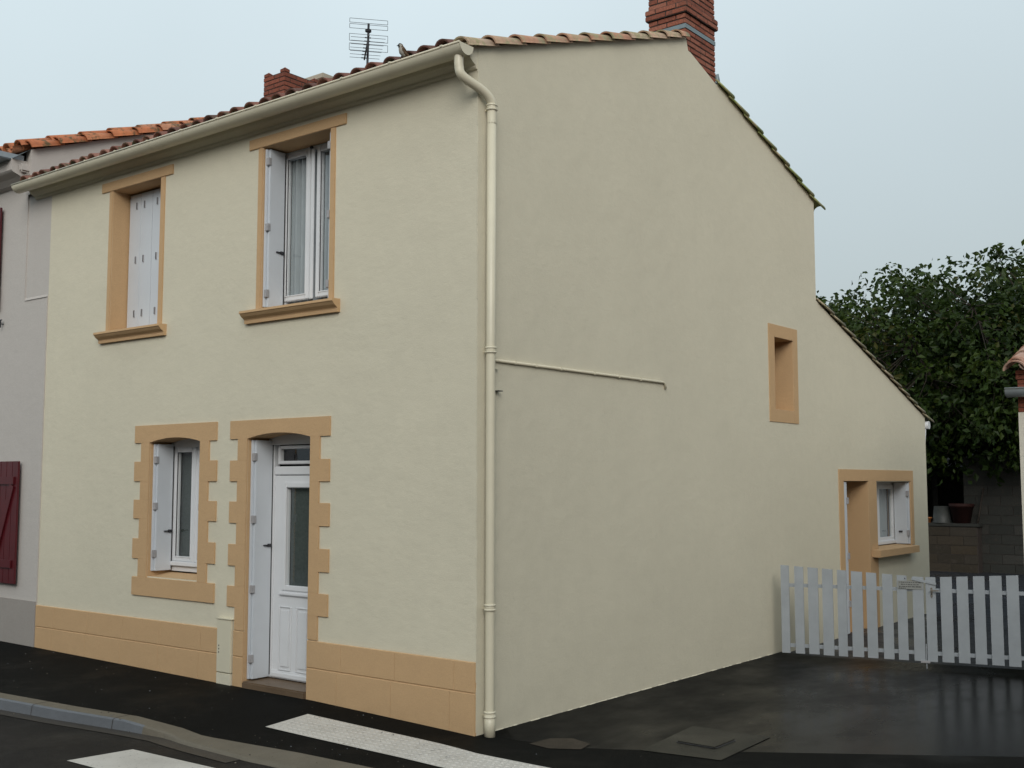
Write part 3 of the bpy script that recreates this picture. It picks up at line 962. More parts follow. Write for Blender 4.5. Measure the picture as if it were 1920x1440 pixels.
# gutter and downpipe
b = MB()
gr, gyc, gzc = .082, -.208, 5.262
def garc(r, n=14): return [(gyc + r * math.cos(math.pi + math.pi * i / n), gzc + r * math.sin(math.pi + math.pi * i / n)) for i in range(n + 1)]
inn, out = garc(gr - .003), garc(gr)
gxa, gxb = -6.70, .055
for (p, q) in zip(out, out[1:]):
    b.face([(gxa, p[0], p[1]), (gxb, p[0], p[1]), (gxb, q[0], q[1]), (gxa, q[0], q[1])], 'creampaint', .5, True)
for (p, q) in zip(inn, inn[1:]):
    b.face([(gxa, p[0], p[1]), (gxb, p[0], p[1]), (gxb, q[0], q[1]), (gxa, q[0], q[1])], 'creampaint', .5, True)
b.tube([(gxa, gyc - gr, gzc), (gxb, gyc - gr, gzc)], .009, 'creampaint', 8)
for x in (gxa, gxb):
    b.prism(out, 'x', x - .003, x + .003, 'creampaint')
x = -6.3
while x < -.1:
    arc = garc(gr + .003, 10)
    for (p, q) in zip(arc, arc[1:]):
        b.face([(x, p[0], p[1]), (x + .025, p[0], p[1]), (x + .025, q[0], q[1]), (x, q[0], q[1])], 'creampaint', .5, True)
    b.box(x, x + .025, gyc - gr - .012, gyc - gr + .014, gzc - .003, gzc + .011, 'creampaint')
    x += .56
b.build('gutter', house, recalc=False)
b = MB()
def catmull(pts, n=8):
    pts = [Vector(p) for p in pts]
    P = [pts[0] * 2 - pts[1]] + pts + [pts[-1] * 2 - pts[-2]]
    o = []
    for i in range(1, len(P) - 2):
        for k in range(n):
            t = k / n
            o.append(.5 * ((2 * P[i]) + (-P[i - 1] + P[i + 1]) * t + (2 * P[i - 1] - 5 * P[i] + 4 * P[i + 1] - P[i + 2]) * t * t + (-P[i - 1] + 3 * P[i] - 3 * P[i + 1] + P[i + 2]) * t ** 3))
    o.append(pts[-1])
    return o
px_, py_ = .066, .088
b.tube(catmull([(-.02, gyc, 5.20), (-.02, gyc, 5.10), (-.005, gyc + .03, 5.03), (.045, py_ - .09, 4.955), (px_, py_ - .012, 4.89), (px_, py_, 4.82), (px_, py_, 4.7)]), .037, 'creampaint', 16)
b.tube([(px_, py_, 4.86), (px_, py_ - .008, 2.9), (px_, py_ - .012, .14), (px_ - .002, py_ - .012, -.03)], .0365, 'creampaint', 16)
b.tube([(px_, py_ - .012, .16), (px_, py_ - .012, -.03)], .042, 'creampaint', 16)
dp = b.build('downpipe', house)
for zc in (4.84, 2.915, .95, .155):
    b = MB()
    for dz in (-.022, .012):
        yy = py_ - (0 if zc > 4 else .008 if zc > 2 else .012)
        b.tube([(px_, yy, zc + dz - .009), (px_, yy, zc + dz - .005), (px_, yy, zc + dz + .005), (px_, yy, zc + dz + .009)], [.040, .047, .047, .040], 'creampaint', 16)
    b.tube([(px_, yy, zc - .03), (px_, yy, zc + .02)], .0415, 'creampaint', 16)
    b.box(0, px_, yy - .006, yy + .006, zc - .02, zc - .006, 'creampaint')
    b.build('pipe_collar', dp)

# conduit on the gable
b = MB()
b.tube([(.014, .13, 2.845), (.014, 2.77, 2.849), (.014, 2.80, 2.835), (.012, 2.815, 2.79)], .012, 'creampaint', 8)
for y in (.45, .73, 1.08, 1.58, 1.98, 2.35):
    b.box(0, .027, y - .007, y + .007, 2.831, 2.862, 'creampaint', .5, .003)
b.box(0, .03, .15, .22, 2.775, 2.79, 'creampaint'); b.box(0, .05, .2, .25, 2.60, 2.607, 'dark')
b.build('conduit', house)

# meter duct beside the door
b = MB()
b.box(-3.103, -2.893, -.032, .004, -.1, .150, 'cream', .5, .004)
b.box(-3.103, -2.893, -.034, .004, .156, .632, 'creampaint', .5, .006)
b.box(-3.112, -2.885, -.040, .004, .634, .646, 'creampaint', .5, .003)
for z in (.33, .36, .39): b.box(-3.072, -3.062, -.036, -.03, z, z + .012, 'dark')
b.build('meter_box', house)

# ------------------------------------------------------------------ roof
def tile_barrel(b, p, d, up, r0, r1, L, mat, rnd, arc=math.pi, seg=9, th=.013, flip=False):
    """half barrel tile. p: centre of the lower end, d: direction up the slope, up: slope normal"""
    d = Vector(d).normalized(); up = Vector(up).normalized(); sx = d.cross(up).normalized()
    p = Vector(p)
    rings = []
    for (q, r) in ((p, r0), (p + d * L, r1)):
        for rr in (r, r - th):
            ring = []
            for k in range(seg + 1):
                a = (math.pi - arc) / 2 + arc * k / seg
                s_ = -1 if flip else 1
                ring.append(q + sx * (rr * math.cos(a)) + up * (s_ * rr * math.sin(a) * .92))
            rings.append(ring)
    n = seg + 1
    vs = [v for r_ in rings for v in r_]
    fs = []
    for k in range(seg):
        fs.append((k, k + 1, 2 * n + k + 1, 2 * n + k))
        fs.append((n + k, 3 * n + k, 3 * n + k + 1, n + k + 1))
    b.mesh(vs, fs, mat, rnd, True)
    fs = []
    for k in range(seg):
        fs.append((k, n + k, n + k + 1, k + 1))
        fs.append((2 * n + k, 2 * n + k + 1, 3 * n + k + 1, 3 * n + k))
    for k in (0, seg):
        fs.append((k, n + k, 3 * n + k, 2 * n + k))
    b.mesh(vs, fs, mat, rnd)

def roof_slope(b, xa, xb, p0, p1, pitch, rows, mat, overhang=.15, r=.085):
    """p0=(y,z) at the eave line, p1=(y,z) at the ridge"""
    d = Vector((0, p1[0] - p0[0], p1[1] - p0[1])); L = d.length; d.normalize()
    up = Vector((0, -d.z, d.y)) if d.y > 0 else Vector((0, d.z, -d.y))
    if up.z < 0: up = -up
    n = int(round((xb - xa) / pitch))
    e = Vector((0, p0[0], p0[1])) - d * overhang
    step = (L + overhang) / rows
    b.face([(xa, *(e + d * .16)[1:]), (xb, *(e + d * .16)[1:]), (xb, p1[0], p1[1]), (xa, p1[0], p1[1])], mat, .2)
    for i in range(n + 1):
        x = xa + i * (xb - xa) / n
        for j in range(rows):
            s = e + d * (j * step)
            jx = random.uniform(-.008, .008); jl = random.uniform(-.015, .015)
            base = s + up * (.048 + .012) + Vector((x + jx, 0, 0)) + d * jl
            tile_barrel(b, base, d + up * -.02, up, r + random.uniform(-.003, .003), r - .02, step + .09, mat, random.random())
            if i < n:
                base = s + up * .075 + Vector((x + (xb - xa) / n / 2, 0, 0)) + d * (jl - .02)
                tile_barrel(b, base, d + up * -.02, up, r - .01, r + .004, step + .09, mat, random.random(), flip=True, seg=6)

random.seed(31)
b = MB()
roof_slope(b, -6.62, -.22, (-.02, 5.293), (3.335, 6.425), .2, 10, 'tile_front', .135)
roof_slope(b, -6.62, -.22, (6.52, 5.33), (3.335, 6.40), .2, 9, 'tile_front', .10)
roof = b.build('roof', house, recalc=False)
# verge tiles, front slope
b = MB()
dF = Vector((0, 3.335, 1.142)).normalized(); upF = Vector((0, -dF.z, dF.y))
ys = [-.17, .15, .50, .845, 1.18, 1.525, 1.865, 2.20, 2.535, 2.87, 3.16]
for y, yn in zip(ys, ys[1:] + [3.40]):
    base = Vector((-.025 + random.uniform(-.006, .006), y, 5.30 + .3424 * y)) + upF * .028
    L = (yn - y) * 1.06 + .08
    if y > 3.1: L = .2
    tile_barrel(b, base, dF + upF * -.045, upF, .092, .070, L, 'tile_verge', random.random(), seg=12, th=.014)
b.build('verge_tiles', roof, recalc=False)
# rear slope verge (mossy) from behind the chimney down
b = MB()
dB = Vector((0, 4.03 - 6.49, 6.15 - 5.37)).normalized(); upB = Vector((0, dB.z, -dB.y)) 
if upB.z < 0: upB = -upB
ys = [6.73, 6.40, 6.05, 5.70, 5.35, 5.0, 4.65, 4.30]
for y, yn in zip(ys, ys[1:] + [4.05]):
    base = Vector((-.03, y, lerp_tab([(4.03, 6.15), (6.73, 5.294)], y))) + upB * .004
    tile_barrel(b, base, dB + upB * -.05, upB, .085, .066, (y - yn) * 1.05 + .08, 'tile_moss', random.random(), seg=10)
b.build('verge_tiles', roof, recalc=False)
# lean-to roof with its verge
b = MB()
roof_slope(b, -6.62, -.12, (10.48, 2.84), (6.50, 4.12), .22, 10, 'tile_grey', .14)
dL = Vector((0, 6.49 - 10.43, 4.13 - 2.86)).normalized(); upL = Vector((0, dL.z, -dL.y))
if upL.z < 0: upL = -upL
ys = [10.72, 10.35, 10.0, 9.68, 9.35, 9.02, 8.69, 8.36, 8.02, 7.66, 7.32, 6.96]
for y, yn in zip(ys, ys[1:] + [6.6]):
    base = Vector((-.03, y, lerp_tab([(6.49, 4.13), (10.72, 2.765)], y))) + upL * .014
    tile_barrel(b, base, dL + upL * -.05, upL, .078, .062, (y - yn) * 1.05 + .07, 'tile_grey', random.random(), seg=10)
b.build('lean_to_roof', house, recalc=False)
# rear gutter end and pipe
b = MB()
b.tube([(-6.5, 10.56, 2.74), (.02, 10.56, 2.74)], .06, 'white', 12)
b.tube([(-.06, 10.56, 2.72), (-.06, 10.50, 2.45), (-.06, 10.50, 0)], .035, 'white', 10)
b.build('gutter', house)

def brick_stack(b, x0, x1, y0, y1, z0, courses, bh, bl, mat, mort='darkmortar', j=.012, corbel=()):
    """courses of separate bricks round a mortar core"""
    for c in range(courses):
        z = z0 + c * bh
        o = corbel[c] if c < len(corbel) else 0
        xa, xb, ya, yb = x0 - o, x1 + o, y0 - o, y1 + o
        off = (c % 2) * bl / 2
        for face in range(4):
            a0, a1 = (xa, xb) if face in (0, 2) else (ya, yb)
            L = a1 - a0
            n = max(1, int(round(L / bl)))
            w = L / n
            cuts = [a0] + [a0 + w * (i + (.5 if c % 2 else 1)) for i in range(n)] + [a1]
            cuts = sorted(set(round(q, 4) for q in cuts if a0 - 1e-6 <= q <= a1 + 1e-6))
            for p, q in zip(cuts, cuts[1:]):
                if q - p < .03: continue
                e = random.uniform(-.002, .0025); t = .1; r = random.random()
                pa, qa = p + (j / 2 if p > a0 + 1e-6 else 0), q - (j / 2 if q < a1 - 1e-6 else 0)
                zz0, zz1 = z + j / 2, z + bh - j / 2
                if face == 0: b.box(pa, qa, ya - e, ya + t, zz0, zz1, mat, r, .003)
                elif face == 2: b.box(pa, qa, yb - t, yb + e, zz0, zz1, mat, r, .003)
                elif face == 1: b.box(xb - t, xb + e, pa + (.1 if p <= a0 + 1e-6 else 0) * 0 + (.0015 if p <= a0 + 1e-6 else 0), qa, zz0 + .0006, zz1 - .0006, mat, r, .003)
                else: b.box(xa - e, xa + t, pa + (.0015 if p <= a0 + 1e-6 else 0), qa, zz0 + .0006, zz1 - .0006, mat, r, .003)
        b.box(xa + .006, xb - .006, ya + .006, yb - .006, z - .0005, z + bh + .0005, mort)

random.seed(41)
b = MB()
brick_stack(b, -.455, -.014, 3.345, 3.985, 6.05, 9, .0585, .215, 'brick')
zb = 6.05 + 9 * .0585
b.box(-.459, -.010, 3.341, 3.989, zb + .002, zb + .048, 'lead')
brick_stack(b, -.455, -.014, 3.345, 3.985, zb + .05, 23, .0585, .215, 'brick', corbel=(0, 0, .026, .026) + (0,) * 15 + (.025, .045, .045, .02))
ztopc = zb + .05 + 23 * .0585
b.box(-.47, 0, 3.33, 4.0, ztopc, ztopc + .05, 'mortar', .5, .01)
b.box(-.45, -.04, 3.33, 3.345, 6.42, 6.52, 'mortar')
b.face([(-.46, 3.335, 6.585 - .10), (-.015, 3.335, 6.585 - .05), (-.015, 3.28, 6.40), (-.46, 3.28, 6.40)], 'mortar')
b.tube([(-.03, 3.99, 6.16), (-.03, 4.06, 6.22), (-.03, 4.03, 6.28)], .03, 'lead', 8)
ch = b.build('chimney', roof); ch['label'] = 'tall red brick chimney with a grey flashing band at the gable ridge'
b = MB()
nC = 21
zb2 = 7.58 - nC * .0655
brick_stack(b, -6.775, -6.33, 3.345, 3.985, zb2, nC, .0655, .2, 'brickdk')
zt = zb2 + nC * .0655
for (x, y) in ((-6.775, 3.345), (-6.43, 3.345), (-6.775, 3.885), (-6.43, 3.885)):
    b.box(x, x + .10, y, y + .10, zt + .003, zt + .045, 'brickdk', .4, .006)
    vs = [(x, y, zt + .045), (x + .1, y, zt + .045), (x + .1, y + .1, zt + .045), (x, y + .1, zt + .045), (x + .05, y + .05, zt + .085)]
    b.mesh(vs, [(0, 1, 4), (1, 2, 4), (2, 3, 4), (3, 0, 4)], 'brickdk', .4)
b.box(-6.76, -6.345, 3.36, 3.97, zt, zt + .01, 'darkmortar')
ch2 = b.build('chimney', roof); ch2['label'] = 'squat dark brick chimney with raised corner bricks at the party wall'

# ------------------------------------------------------------------ tv aerial
ant = empty('tv_aerial', (-4.69, 3.33, 6.42), 'dark television aerial with wire loops on the tiled roof', 'aerial')
e = Vector((math.cos(R(50)), math.sin(R(50)), 0)); a = Vector((-math.sin(R(50)), math.cos(R(50)), 0))
top = Vector((-4.662, 3.33, 7.82))
b = MB(); b.tube([(-4.70, 3.33, 6.40), top], .015, 'dark', 8); b.build('mast', ant)
b = MB(); b.tube([top + Vector((0, 0, -.175)) - a * .06, top + Vector((0, 0, -.205)) + a * .72], .011, 'dark', 6)
b.tube([top + Vector((.012, -.02, -.05)), top + Vector((.012, -.02, -.45))], .010, 'dark', 6)
b.box(top.x - .028, top.x + .028, top.y - .04, top.y + .03, top.z - .115, top.z - .075, 'dark', .5, .006)
b.build('boom', ant)
for (z0, z1, hl) in ((.048, -.006, .245), (-.026, -.082, .245), (-.158, -.25, .247), (-.285, -.375, .247)):
    b = MB(); q = top - a * .03
    P = [q + e * s * hl + Vector((0, 0, z)) for s, z in ((-1, z0), (1, z0), (1, z1), (-1, z1), (-1, z0))]
    for u, v in zip(P, P[1:]): b.tube([u, v], .0030, 'dark', 5)
    b.build('reflector_loop', ant)
for i in range(7):
    s = .03 + i * .108
    q = top + Vector((0, 0, -.175 - .004 * i)) + a * s
    b = MB(); b.tube([q - e * (.225 - i * .004), q + e * (.225 - i * .004)], .0032, 'dark', 5)
    b.tube([q - e * .045, q + e * .035], .008, 'dark', 5)
    b.build('director_rod', ant)

# ------------------------------------------------------------------ sparrow on the gutter
sp = empty('sparrow', (-.556, -.285, 5.27), 'small brown sparrow perched on the gutter lip', 'bird')
def lathe_path(b, pts, rs, mat_fn, seg=14):
    pts = [Vector(p) for p in pts]
    rings = []
    for i, p in enumerate(pts):
        d = (pts[min(i + 1, len(pts) - 1)] - pts[max(i - 1, 0)]).normalized()
        u = d.cross(Vector((0, 1, 0))).normalized(); w = u.cross(d).normalized()
        rings.append([p + u * math.cos(2 * math.pi * k / seg) * rs[i] + w * math.sin(2 * math.pi * k / seg) * rs[i] * .9 for k in range(seg)])
    for i in range(len(pts) - 1):
        for k in range(seg):
            f = [rings[i][k], rings[i][(k + 1) % seg], rings[i + 1][(k + 1) % seg], rings[i + 1][k]]
            b.face(f, mat_fn(i, k, sum(f, Vector()) / 4), .5, True)
bx, by, bz = -.556, -.285, 5.275
fwd = Vector((-.80, -.6, 0)).normalized()     # the bird looks to the left
def B(s, z): return (bx + fwd.x * s, by + fwd.y * s, bz + z)
pts = [B(-.036, .008), B(-.026, .018), B(-.014, .030), B(-.002, .046), B(.004, .062), B(.008, .073), B(.012, .083), B(.014, .092), B(.013, .099), B(.012, .101)]
rs = [.006, .016, .024, .0265, .023, .0185, .0175, .0165, .010, .001]
def fm(i, k, c):
    s = (c - Vector((bx, by, bz))).dot(fwd); z = c.z - bz
    if z > .089: return 'feather_bk' if s > .004 else 'feather_br'
    if z > .064: return 'feather_bk' if s > .018 else ('feather_lt' if s > .003 else 'feather_br')
    return 'feather_lt' if s > -.014 + (z - .03) * .1 else 'feather_br'
sp.scale = (1.2, 1.2, 1.2)
b = MB(); lathe_path(b, pts, rs, fm)
c = Vector(B(.030, .089)); 
b.tube([B(.022, .088), B(.031, .086), B(.039, .084)], [.006, .004, .0006], 'beak', 6)
side = Vector((-fwd.y, fwd.x, 0))
SPK = 1.18
for s in (1, -1):
    q = Vector(B(.020, .092)) + side * (.0135 * s); b.obox(q, (1, 0, 0), (0, 1, 0), (0, 0, 1), .0022, .0022, .0022, 'feather_bk')
    lp = Vector(B(.002, .024)) + side * (.009 * s); lq = Vector(B(.004, -.004)) + side * (.009 * s)
    b.tube([lp, lq], .0016, 'beak', 5)
    for t in (-.4, 0, .4):
        b.tube([lq, lq + (fwd * math.cos(t) + side * math.sin(t)) * .012 + Vector((0, 0, -.002))], .0011, 'beak', 4)
b.build('body', sp)
b = MB()
q0 = Vector(B(-.030, .014)); q1 = Vector(B(-.075, -.004))
for s in (1, -1):
    b.mesh([q0 + side * .009 * s, q0, q1, q1 + side * .012 * s, q1 + side * .012 * s + Vector((0, 0, .004)), q0 + side * .009 * s + Vector((0, 0, .008)), q0 + Vector((0, 0, .010)), q1 + Vector((0, 0, .004))], [(0, 1, 2, 3), (5, 4, 7, 6), (0, 3, 4, 5), (2, 7, 4, 3)], 'feather_br')
b.build('tail', sp)
for s in (1, -1):
    b = MB()
    pr = [(-.0, .060), (-.012, .062), (-.026, .046), (-.044, .018), (-.056, .004), (-.040, .008), (-.018, .026), (-.002, .044)]
    vs = [Vector(B(u, z)) + side * s * (.0235 if 1 < i < 6 else .021) * (1 if u > -.03 else .55) for i, (u, z) in enumerate(pr)]
    vs2 = [v + side * s * .004 for v in vs]
    nn = len(vs)
    b.mesh(vs + vs2, [tuple(range(nn)), tuple(range(nn, 2 * nn))] + [(i, (i + 1) % nn, nn + (i + 1) % nn, nn + i) for i in range(nn)], 'feather_br')
    b.build('wing', sp)

# ------------------------------------------------------------------ neighbour house on the left
nb = empty('house', (-9.5, 0, .1), 'pale pinkish neighbouring house with maroon shutters, joined on the left', 'house')
b = MB()
NX = -6.70
YN = -.004
def nq(x0, x1, z0, z1, y=YN): b.face([(x0, y, z0), (x1, y, z0), (x1, y, z1), (x0, y, z1)], 'pinkwhite')
YN = -.014
nq(-12.6, -6.83, -.1, 5.6); nq(-6.83, -6.33, -.1, 3.975)
b.face([(-6.83, YN, 3.975), (-6.33, YN, 3.975), (-6.33, -.001, 4.005), (-6.83, -.001, 4.005)], 'pinkwhite')
b.face([(-6.83, YN, 3.975), (-6.83, -.001, 4.005), (-6.83, -.001, 5.35), (-6.83, YN, 5.35)], 'pinkwhite')
b.face([(-6.83, -.001, 4.005), (-6.655, -.001, 4.005), (-6.655, -.001, 5.2), (-6.83, -.001, 5.2)], 'pinkwhite')
b.face([(-6.33, YN, -.1), (-6.33, 0, -.1), (-6.33, 0, 4.005), (-6.33, YN, 3.975)], 'pinkwhite')
# gable rising above our roof
b.face([(NX, -.06, 5.2), (NX, 7.4, 5.2), (NX, 7.4, 5.75), (NX, 3.75, 7.14), (NX, -.06, 5.73)], 'pinkwhite')
b.face([(NX, -.06, 5.2), (NX, -.06, 5.73), (-6.83, -.06, 5.73), (-6.83, -.06, 5.2)], 'pinkwhite')
b.face([(-12.6, 7.4, -.1), (NX, 7.4, -.1), (NX, 7.4, 5.75), (-12.6, 7.4, 5.75)], 'pinkwhite')
b.face([(-12.6, 0, -.1), (-12.6, 7.4, -.1), (-12.6, 7.4, 5.75), (-12.6, 3.75, 7.14), (-12.6, 0, 5.73)], 'pinkwhite')
b.build('wall', nb)
b = MB()
b.box(-12.6, -6.333, -.022, 0, -.1, .575, 'greyplinth', .5, .003); b.build('plinth', nb)
# boxed eave with a chipped end
b = MB()
prof = [(-.005, 5.345), (-.07, 5.365), (-.14, 5.415), (-.22, 5.445), (-.235, 5.455), (-.25, 5.47), (-.25, 5.60), (-.005, 5.60)]
b.prism(prof, 'x', -12.6, -6.79, 'pinkwhite')
b.box(-6.79, -6.735, -.17, -.01, 5.46, 5.56, 'pinkwhite', .5, .02)
b.box(-6.79, -6.715, -.10, -.01, 5.405, 5.46, 'greyplinth', .5, .02)
b.build('cornice', nb)
b = MB()
b.box(-12.6, -6.80, -.40, -.25, 5.585, 5.60, 'zinc', .5, .003); b.box(-12.6, -6.80, -.405, -.395, 5.585, 5.66, 'zinc', .5, .004)
b.tube([(-12.6, -.40, 5.66), (-6.80, -.40, 5.66)], .012, 'zinc', 8)
b.box(-6.81, -6.80, -.40, -.10, 5.585, 5.66, 'zinc')
b.face([(-12.6, -.25, 5.60), (-6.72, -.25, 5.60), (-6.72, -.02, 5.76), (-12.6, -.02, 5.76)], 'lead')
b.build('gutter', nb)
random.seed(51)
b = MB()
roof_slope(b, -12.5, NX - .1, (-.05, 5.74), (3.75, 7.14), .22, 10, 'tile_orange', .12)
roof_slope(b, -12.5, NX - .1, (7.5, 5.75), (3.75, 7.14), .22, 10, 'tile_orange', .1)
nroof = b.build('roof', nb, recalc=False)
b = MB()
dN = Vector((0, 3.8, 1.40)).normalized(); upN = Vector((0, -dN.z, dN.y))
y = -.10
k = 0
while y < 3.6:
    base = Vector((NX - .015 + random.uniform(-.006, .006), y, 5.735 + (y + .06) * .3684)) + upN * .012
    tile_barrel(b, base, dN + upN * -.045, upN, .105, .078, .44, 'tile_orange', random.random(), seg=12, th=.015)
    y += .345
b.build('verge_tiles', nroof, recalc=False)
b = MB()
b.box(-7.98, -7.47, 5.08, 5.62, 6.4, 8.20, 'mortar', .5, .01)
b.box(-8.08, -7.37, 4.98, 5.72, 8.20, 8.29, 'mortar', .5, .012)
o = b.build('chimney', nroof); o['label'] = 'beige rendered chimney with a flat overhanging cap'
# maroon shutters
def ledged(parent, x0, x1, z0, z1, label):
    b = MB()
    n = 4
    for i in range(n):
        a = x0 + (x1 - x0) * i / n; c = x0 + (x1 - x0) * (i + 1) / n
        b.box(a + .001, c - .001, -.062, -.038, z0, z1, 'maroon', .5, .004)
    for z in (z0 + .22, z1 - .22): b.box(x0 + .03, x1 - .06, -.084, -.062, z - .045, z + .045, 'maroon', .5, .005)
    p = Vector((x0 + .06, -.072, z0 + .27)); q = Vector((x1 - .10, -.072, z1 - .27)); d = (q - p)
    b.obox((p + q) / 2, d, (0, 1, 0), d.cross(Vector((0, 1, 0))), d.length / 2, .010, .045, 'maroon')
    for z in (z0 + .22, z1 - .22): b.box(x0 - .1, x0 + .02, -.05, 0, z - .02, z + .02, 'dark', .5, .004)
    o = b.build('shutter', parent); o['label'] = label
ledged(nb, -7.245, -6.735, .745, 2.125, 'maroon ledged ground floor shutter')
ledged(nb, -7.95, -7.37, 3.92, 5.15, 'maroon upper shutter by the roof cornice')
for (xa, xb, za, zb_) in ((-8.30, -7.27, .745, 2.125), (-9.05, -7.98, 3.92, 5.10)):
    b = MB()
    frame_rect(b, xa, xb, za, zb_, .06, -.03, .0, 'white'); b.box((xa + xb) / 2 - .04, (xa + xb) / 2 + .04, -.028, -.0145, za + .06, zb_ - .06, 'white', .5, .004)
    b.box(xa - .05, xb + .05, -.07, -.0145, za - .06, za - .002, 'pinkwhite', .5, .006)
    o = b.build('window', nb)
    b = MB(); b.face([(xa + .05, -.0175, za + .05), (xb - .05, -.0175, za + .05), (xb - .05, -.0175, zb_ - .05), (xa + .05, -.0175, zb_ - .05)], 'void'); b.build('pane', o)
    ledged(nb, xa - .54, xa - .03, za, zb_, 'maroon shutter on the far side of the window')
b = MB()
b.box(-7.345, -7.27, -.05, -.04, 3.783, 3.795, 'dark'); b.box(-7.312, -7.300, -.05, -.038, 3.70, 3.785, 'dark'); b.box(-7.312, -7.300, -.045, .0, 3.74, 3.75, 'dark')
b.build('shutter_stop', nb)

# ------------------------------------------------------------------ white picket gate, two leaves
G0 = Vector((.159, 4.968, 0)); G1 = Vector((2.459, 5.56, 0))
gd = (G1 - G0).normalized(); gn = Vector((gd.y, -gd.x, 0))
PK = [.009, .097, .155, .251, .298, .405, .449, .559, .606, .699, .75, .864, .904, 1.008, 1.066, 1.169, 1.213, 1.311, 1.367, 1.475, 1.497, 1.594, 1.639, 1.752, 1.796, 1.905, 1.955, 2.063, 2.109, 2.223, 2.266, 2.379]
PK = [(PK[2 * i], PK[2 * i + 1]) for i in range(16)]
def gtop_z(s): return lerp_tab([(0, .985), (.77, .942), (1.47, .902), (1.64, .903), (2.38, .945)], s)
def gb(b, s0, s1, z0, z1, n0, n1, mat, ztilt=0.0):
    P = [G0 + gd * s + gn * n_ for s in (s0, s1) for n_ in (n0, n1)]
    vs = [(p.x, p.y, z0) for p in P] + [(P[0].x, P[0].y, z1), (P[1].x, P[1].y, z1), (P[2].x, P[2].y, z1 + ztilt), (P[3].x, P[3].y, z1 + ztilt)]
    b.mesh(vs, [(0, 2, 3, 1), (4, 5, 7, 6), (0, 1, 5, 4), (2, 6, 7, 3), (0, 4, 6, 2), (1, 3, 7, 5)], mat)
def leaf(idx, label, has_handle):
    base = G0 + gd * PK[idx[0]][0]
    root = empty('garden_gate', (base.x, base.y, 0), label, 'gate', 'white picket gate leaves')
    b = MB()
    for i in idx:
        s0, s1 = PK[i]
        gb(b, s0, s1, .045 + random.uniform(-.004, .004), gtop_z((s0 + s1) / 2) + .003, 0, .02, 'gate', gtop_z(s1) - gtop_z(s0))
    b.build('picket_panel', root)
    s0, s1 = PK[idx[0]][0], PK[idx[-1]][1]
    for z in (.125, .79):
        b = MB()
        zt = z if z < .5 else gtop_z(.9) - .165
        gb(b, s0, s1 + (.09 if has_handle else 0), zt - .018, zt + .018, -.03, -.001, 'gate')
        b.build('rail', root)
    return root
random.seed(61)
gl_ = leaf(range(0, 10), 'left leaf of the white picket gate, fixed to the gable wall, carrying a notice', False)
gr_ = leaf(range(10, 16), 'right leaf of the white picket gate, with the lever handle', True)
b = MB()
gb(b, 1.222, 1.468, .775, .862, .021, .025, 'plate'); npl = b.build('notice', gl_)
b = MB()
random.seed(8)
for z, a, c in ((.846, 1.235, 1.455), (.824, 1.255, 1.43), (.802, 1.235, 1.455), (.785, 1.235, 1.30)):
    s = a
    while s < c:
        w_ = random.uniform(.008, .026)
        gb(b, s, min(c, s + w_), z - .0045 + random.uniform(-.001, .001), z + .0035 + random.uniform(-.001, .002), .0255, .0265, 'print')
        s += w_ + random.uniform(.004, .010)
b.build('lettering', npl)
b = MB()
gb(b, 1.545, 1.562, .70, .80, .021, .026, 'brass'); gb(b, 1.548, 1.558, .768, .776, .026, .06, 'brass'); gb(b, 1.548, 1.625, .766, .778, .052, .062, 'brass')
gb(b, 1.549, 1.558, .728, .742, .026, .030, 'dark')
b.build('handle', gr_)
b = MB()
P = G0 + gd * 1.33; 
gb(b, 1.29, 1.30, .880, .892, .02, .03, 'dark')
p = G0 + gd * 1.36 + gn * .028 + Vector((0, 0, .885)); q = G0 + gd * 1.60 + gn * .028 + Vector((0, 0, .838))
d = q - p; b.obox((p + q) / 2, d, gn, d.cross(gn), d.length / 2, .004, .012, 'gate')
b.build('latch_bar', gl_)
b = MB()
gb(b, 1.43, 1.52, .03, .05, -.02, .04, 'hinge'); gb(b, 1.482, 1.490, -.03, .22, .01, .03, 'gate')
b.build('ground_bolt', gl_)

# ------------------------------------------------------------------ outbuilding at the right edge
ob = empty('outhouse', (4.3, 7, 0), 'small pale outhouse with a red brick eave band and tiled roof at the right edge', 'outbuilding')
OX = 2.515; OY = 5.60
b = MB()
b.box(OX, 6.5, OY, 9.0, -.1, 2.60, 'palewall'); b.build('wall', ob)
b = MB()
random.seed(71)
for c in range(9):
    z = 2.60 + c * .048
    o_ = .012 if c > 6 else 0
    x = OX - o_ + (c % 2) * .1 - .1
    while x < 6.5:
        a, e2 = max(x, OX - o_), min(x + .2, 6.5)
        if e2 - a > .02: b.box(a + .003, e2 - .003, OY - .004 - o_, OY + .1, z + .003, z + .045, 'brickdk', random.random(), .003)
        x += .2
    y = OY + .1
    while y < 8.9:
        b.box(OX - .004 - o_, OX + .1, y + .003, y + .197, z + .003, z + .045, 'brickdk', random.random(), .003); y += .2
b.box(OX + .003, 6.45, OY + .003, 8.95, 2.598, 2.60 + 9 * .048, 'darkmortar')
b.build('brick_band', ob)
b = MB()
arc = [(OY - .10 + .075 * math.cos(math.pi + math.pi * i / 10), 2.835 + .085 * math.sin(math.pi + math.pi * i / 10)) for i in range(11)]
arci = [(OY - .10 + .070 * math.cos(math.pi + math.pi * i / 10), 2.835 + .080 * math.sin(math.pi + math.pi * i / 10)) for i in range(11)]
for A in (arc, arci):
    for p, q in zip(A, A[1:]): b.face([(2.435, p[0], p[1]), (6.6, p[0], p[1]), (6.6, q[0], q[1]), (2.435, q[0], q[1])], 'zinc', .5, True)
b.prism(arc, 'x', 2.433, 2.438, 'zinc')
b.tube([(2.435, OY - .176, 2.837), (6.6, OY - .176, 2.837)], .008, 'zinc', 8)
b.build('gutter', ob, recalc=False)
b = MB()
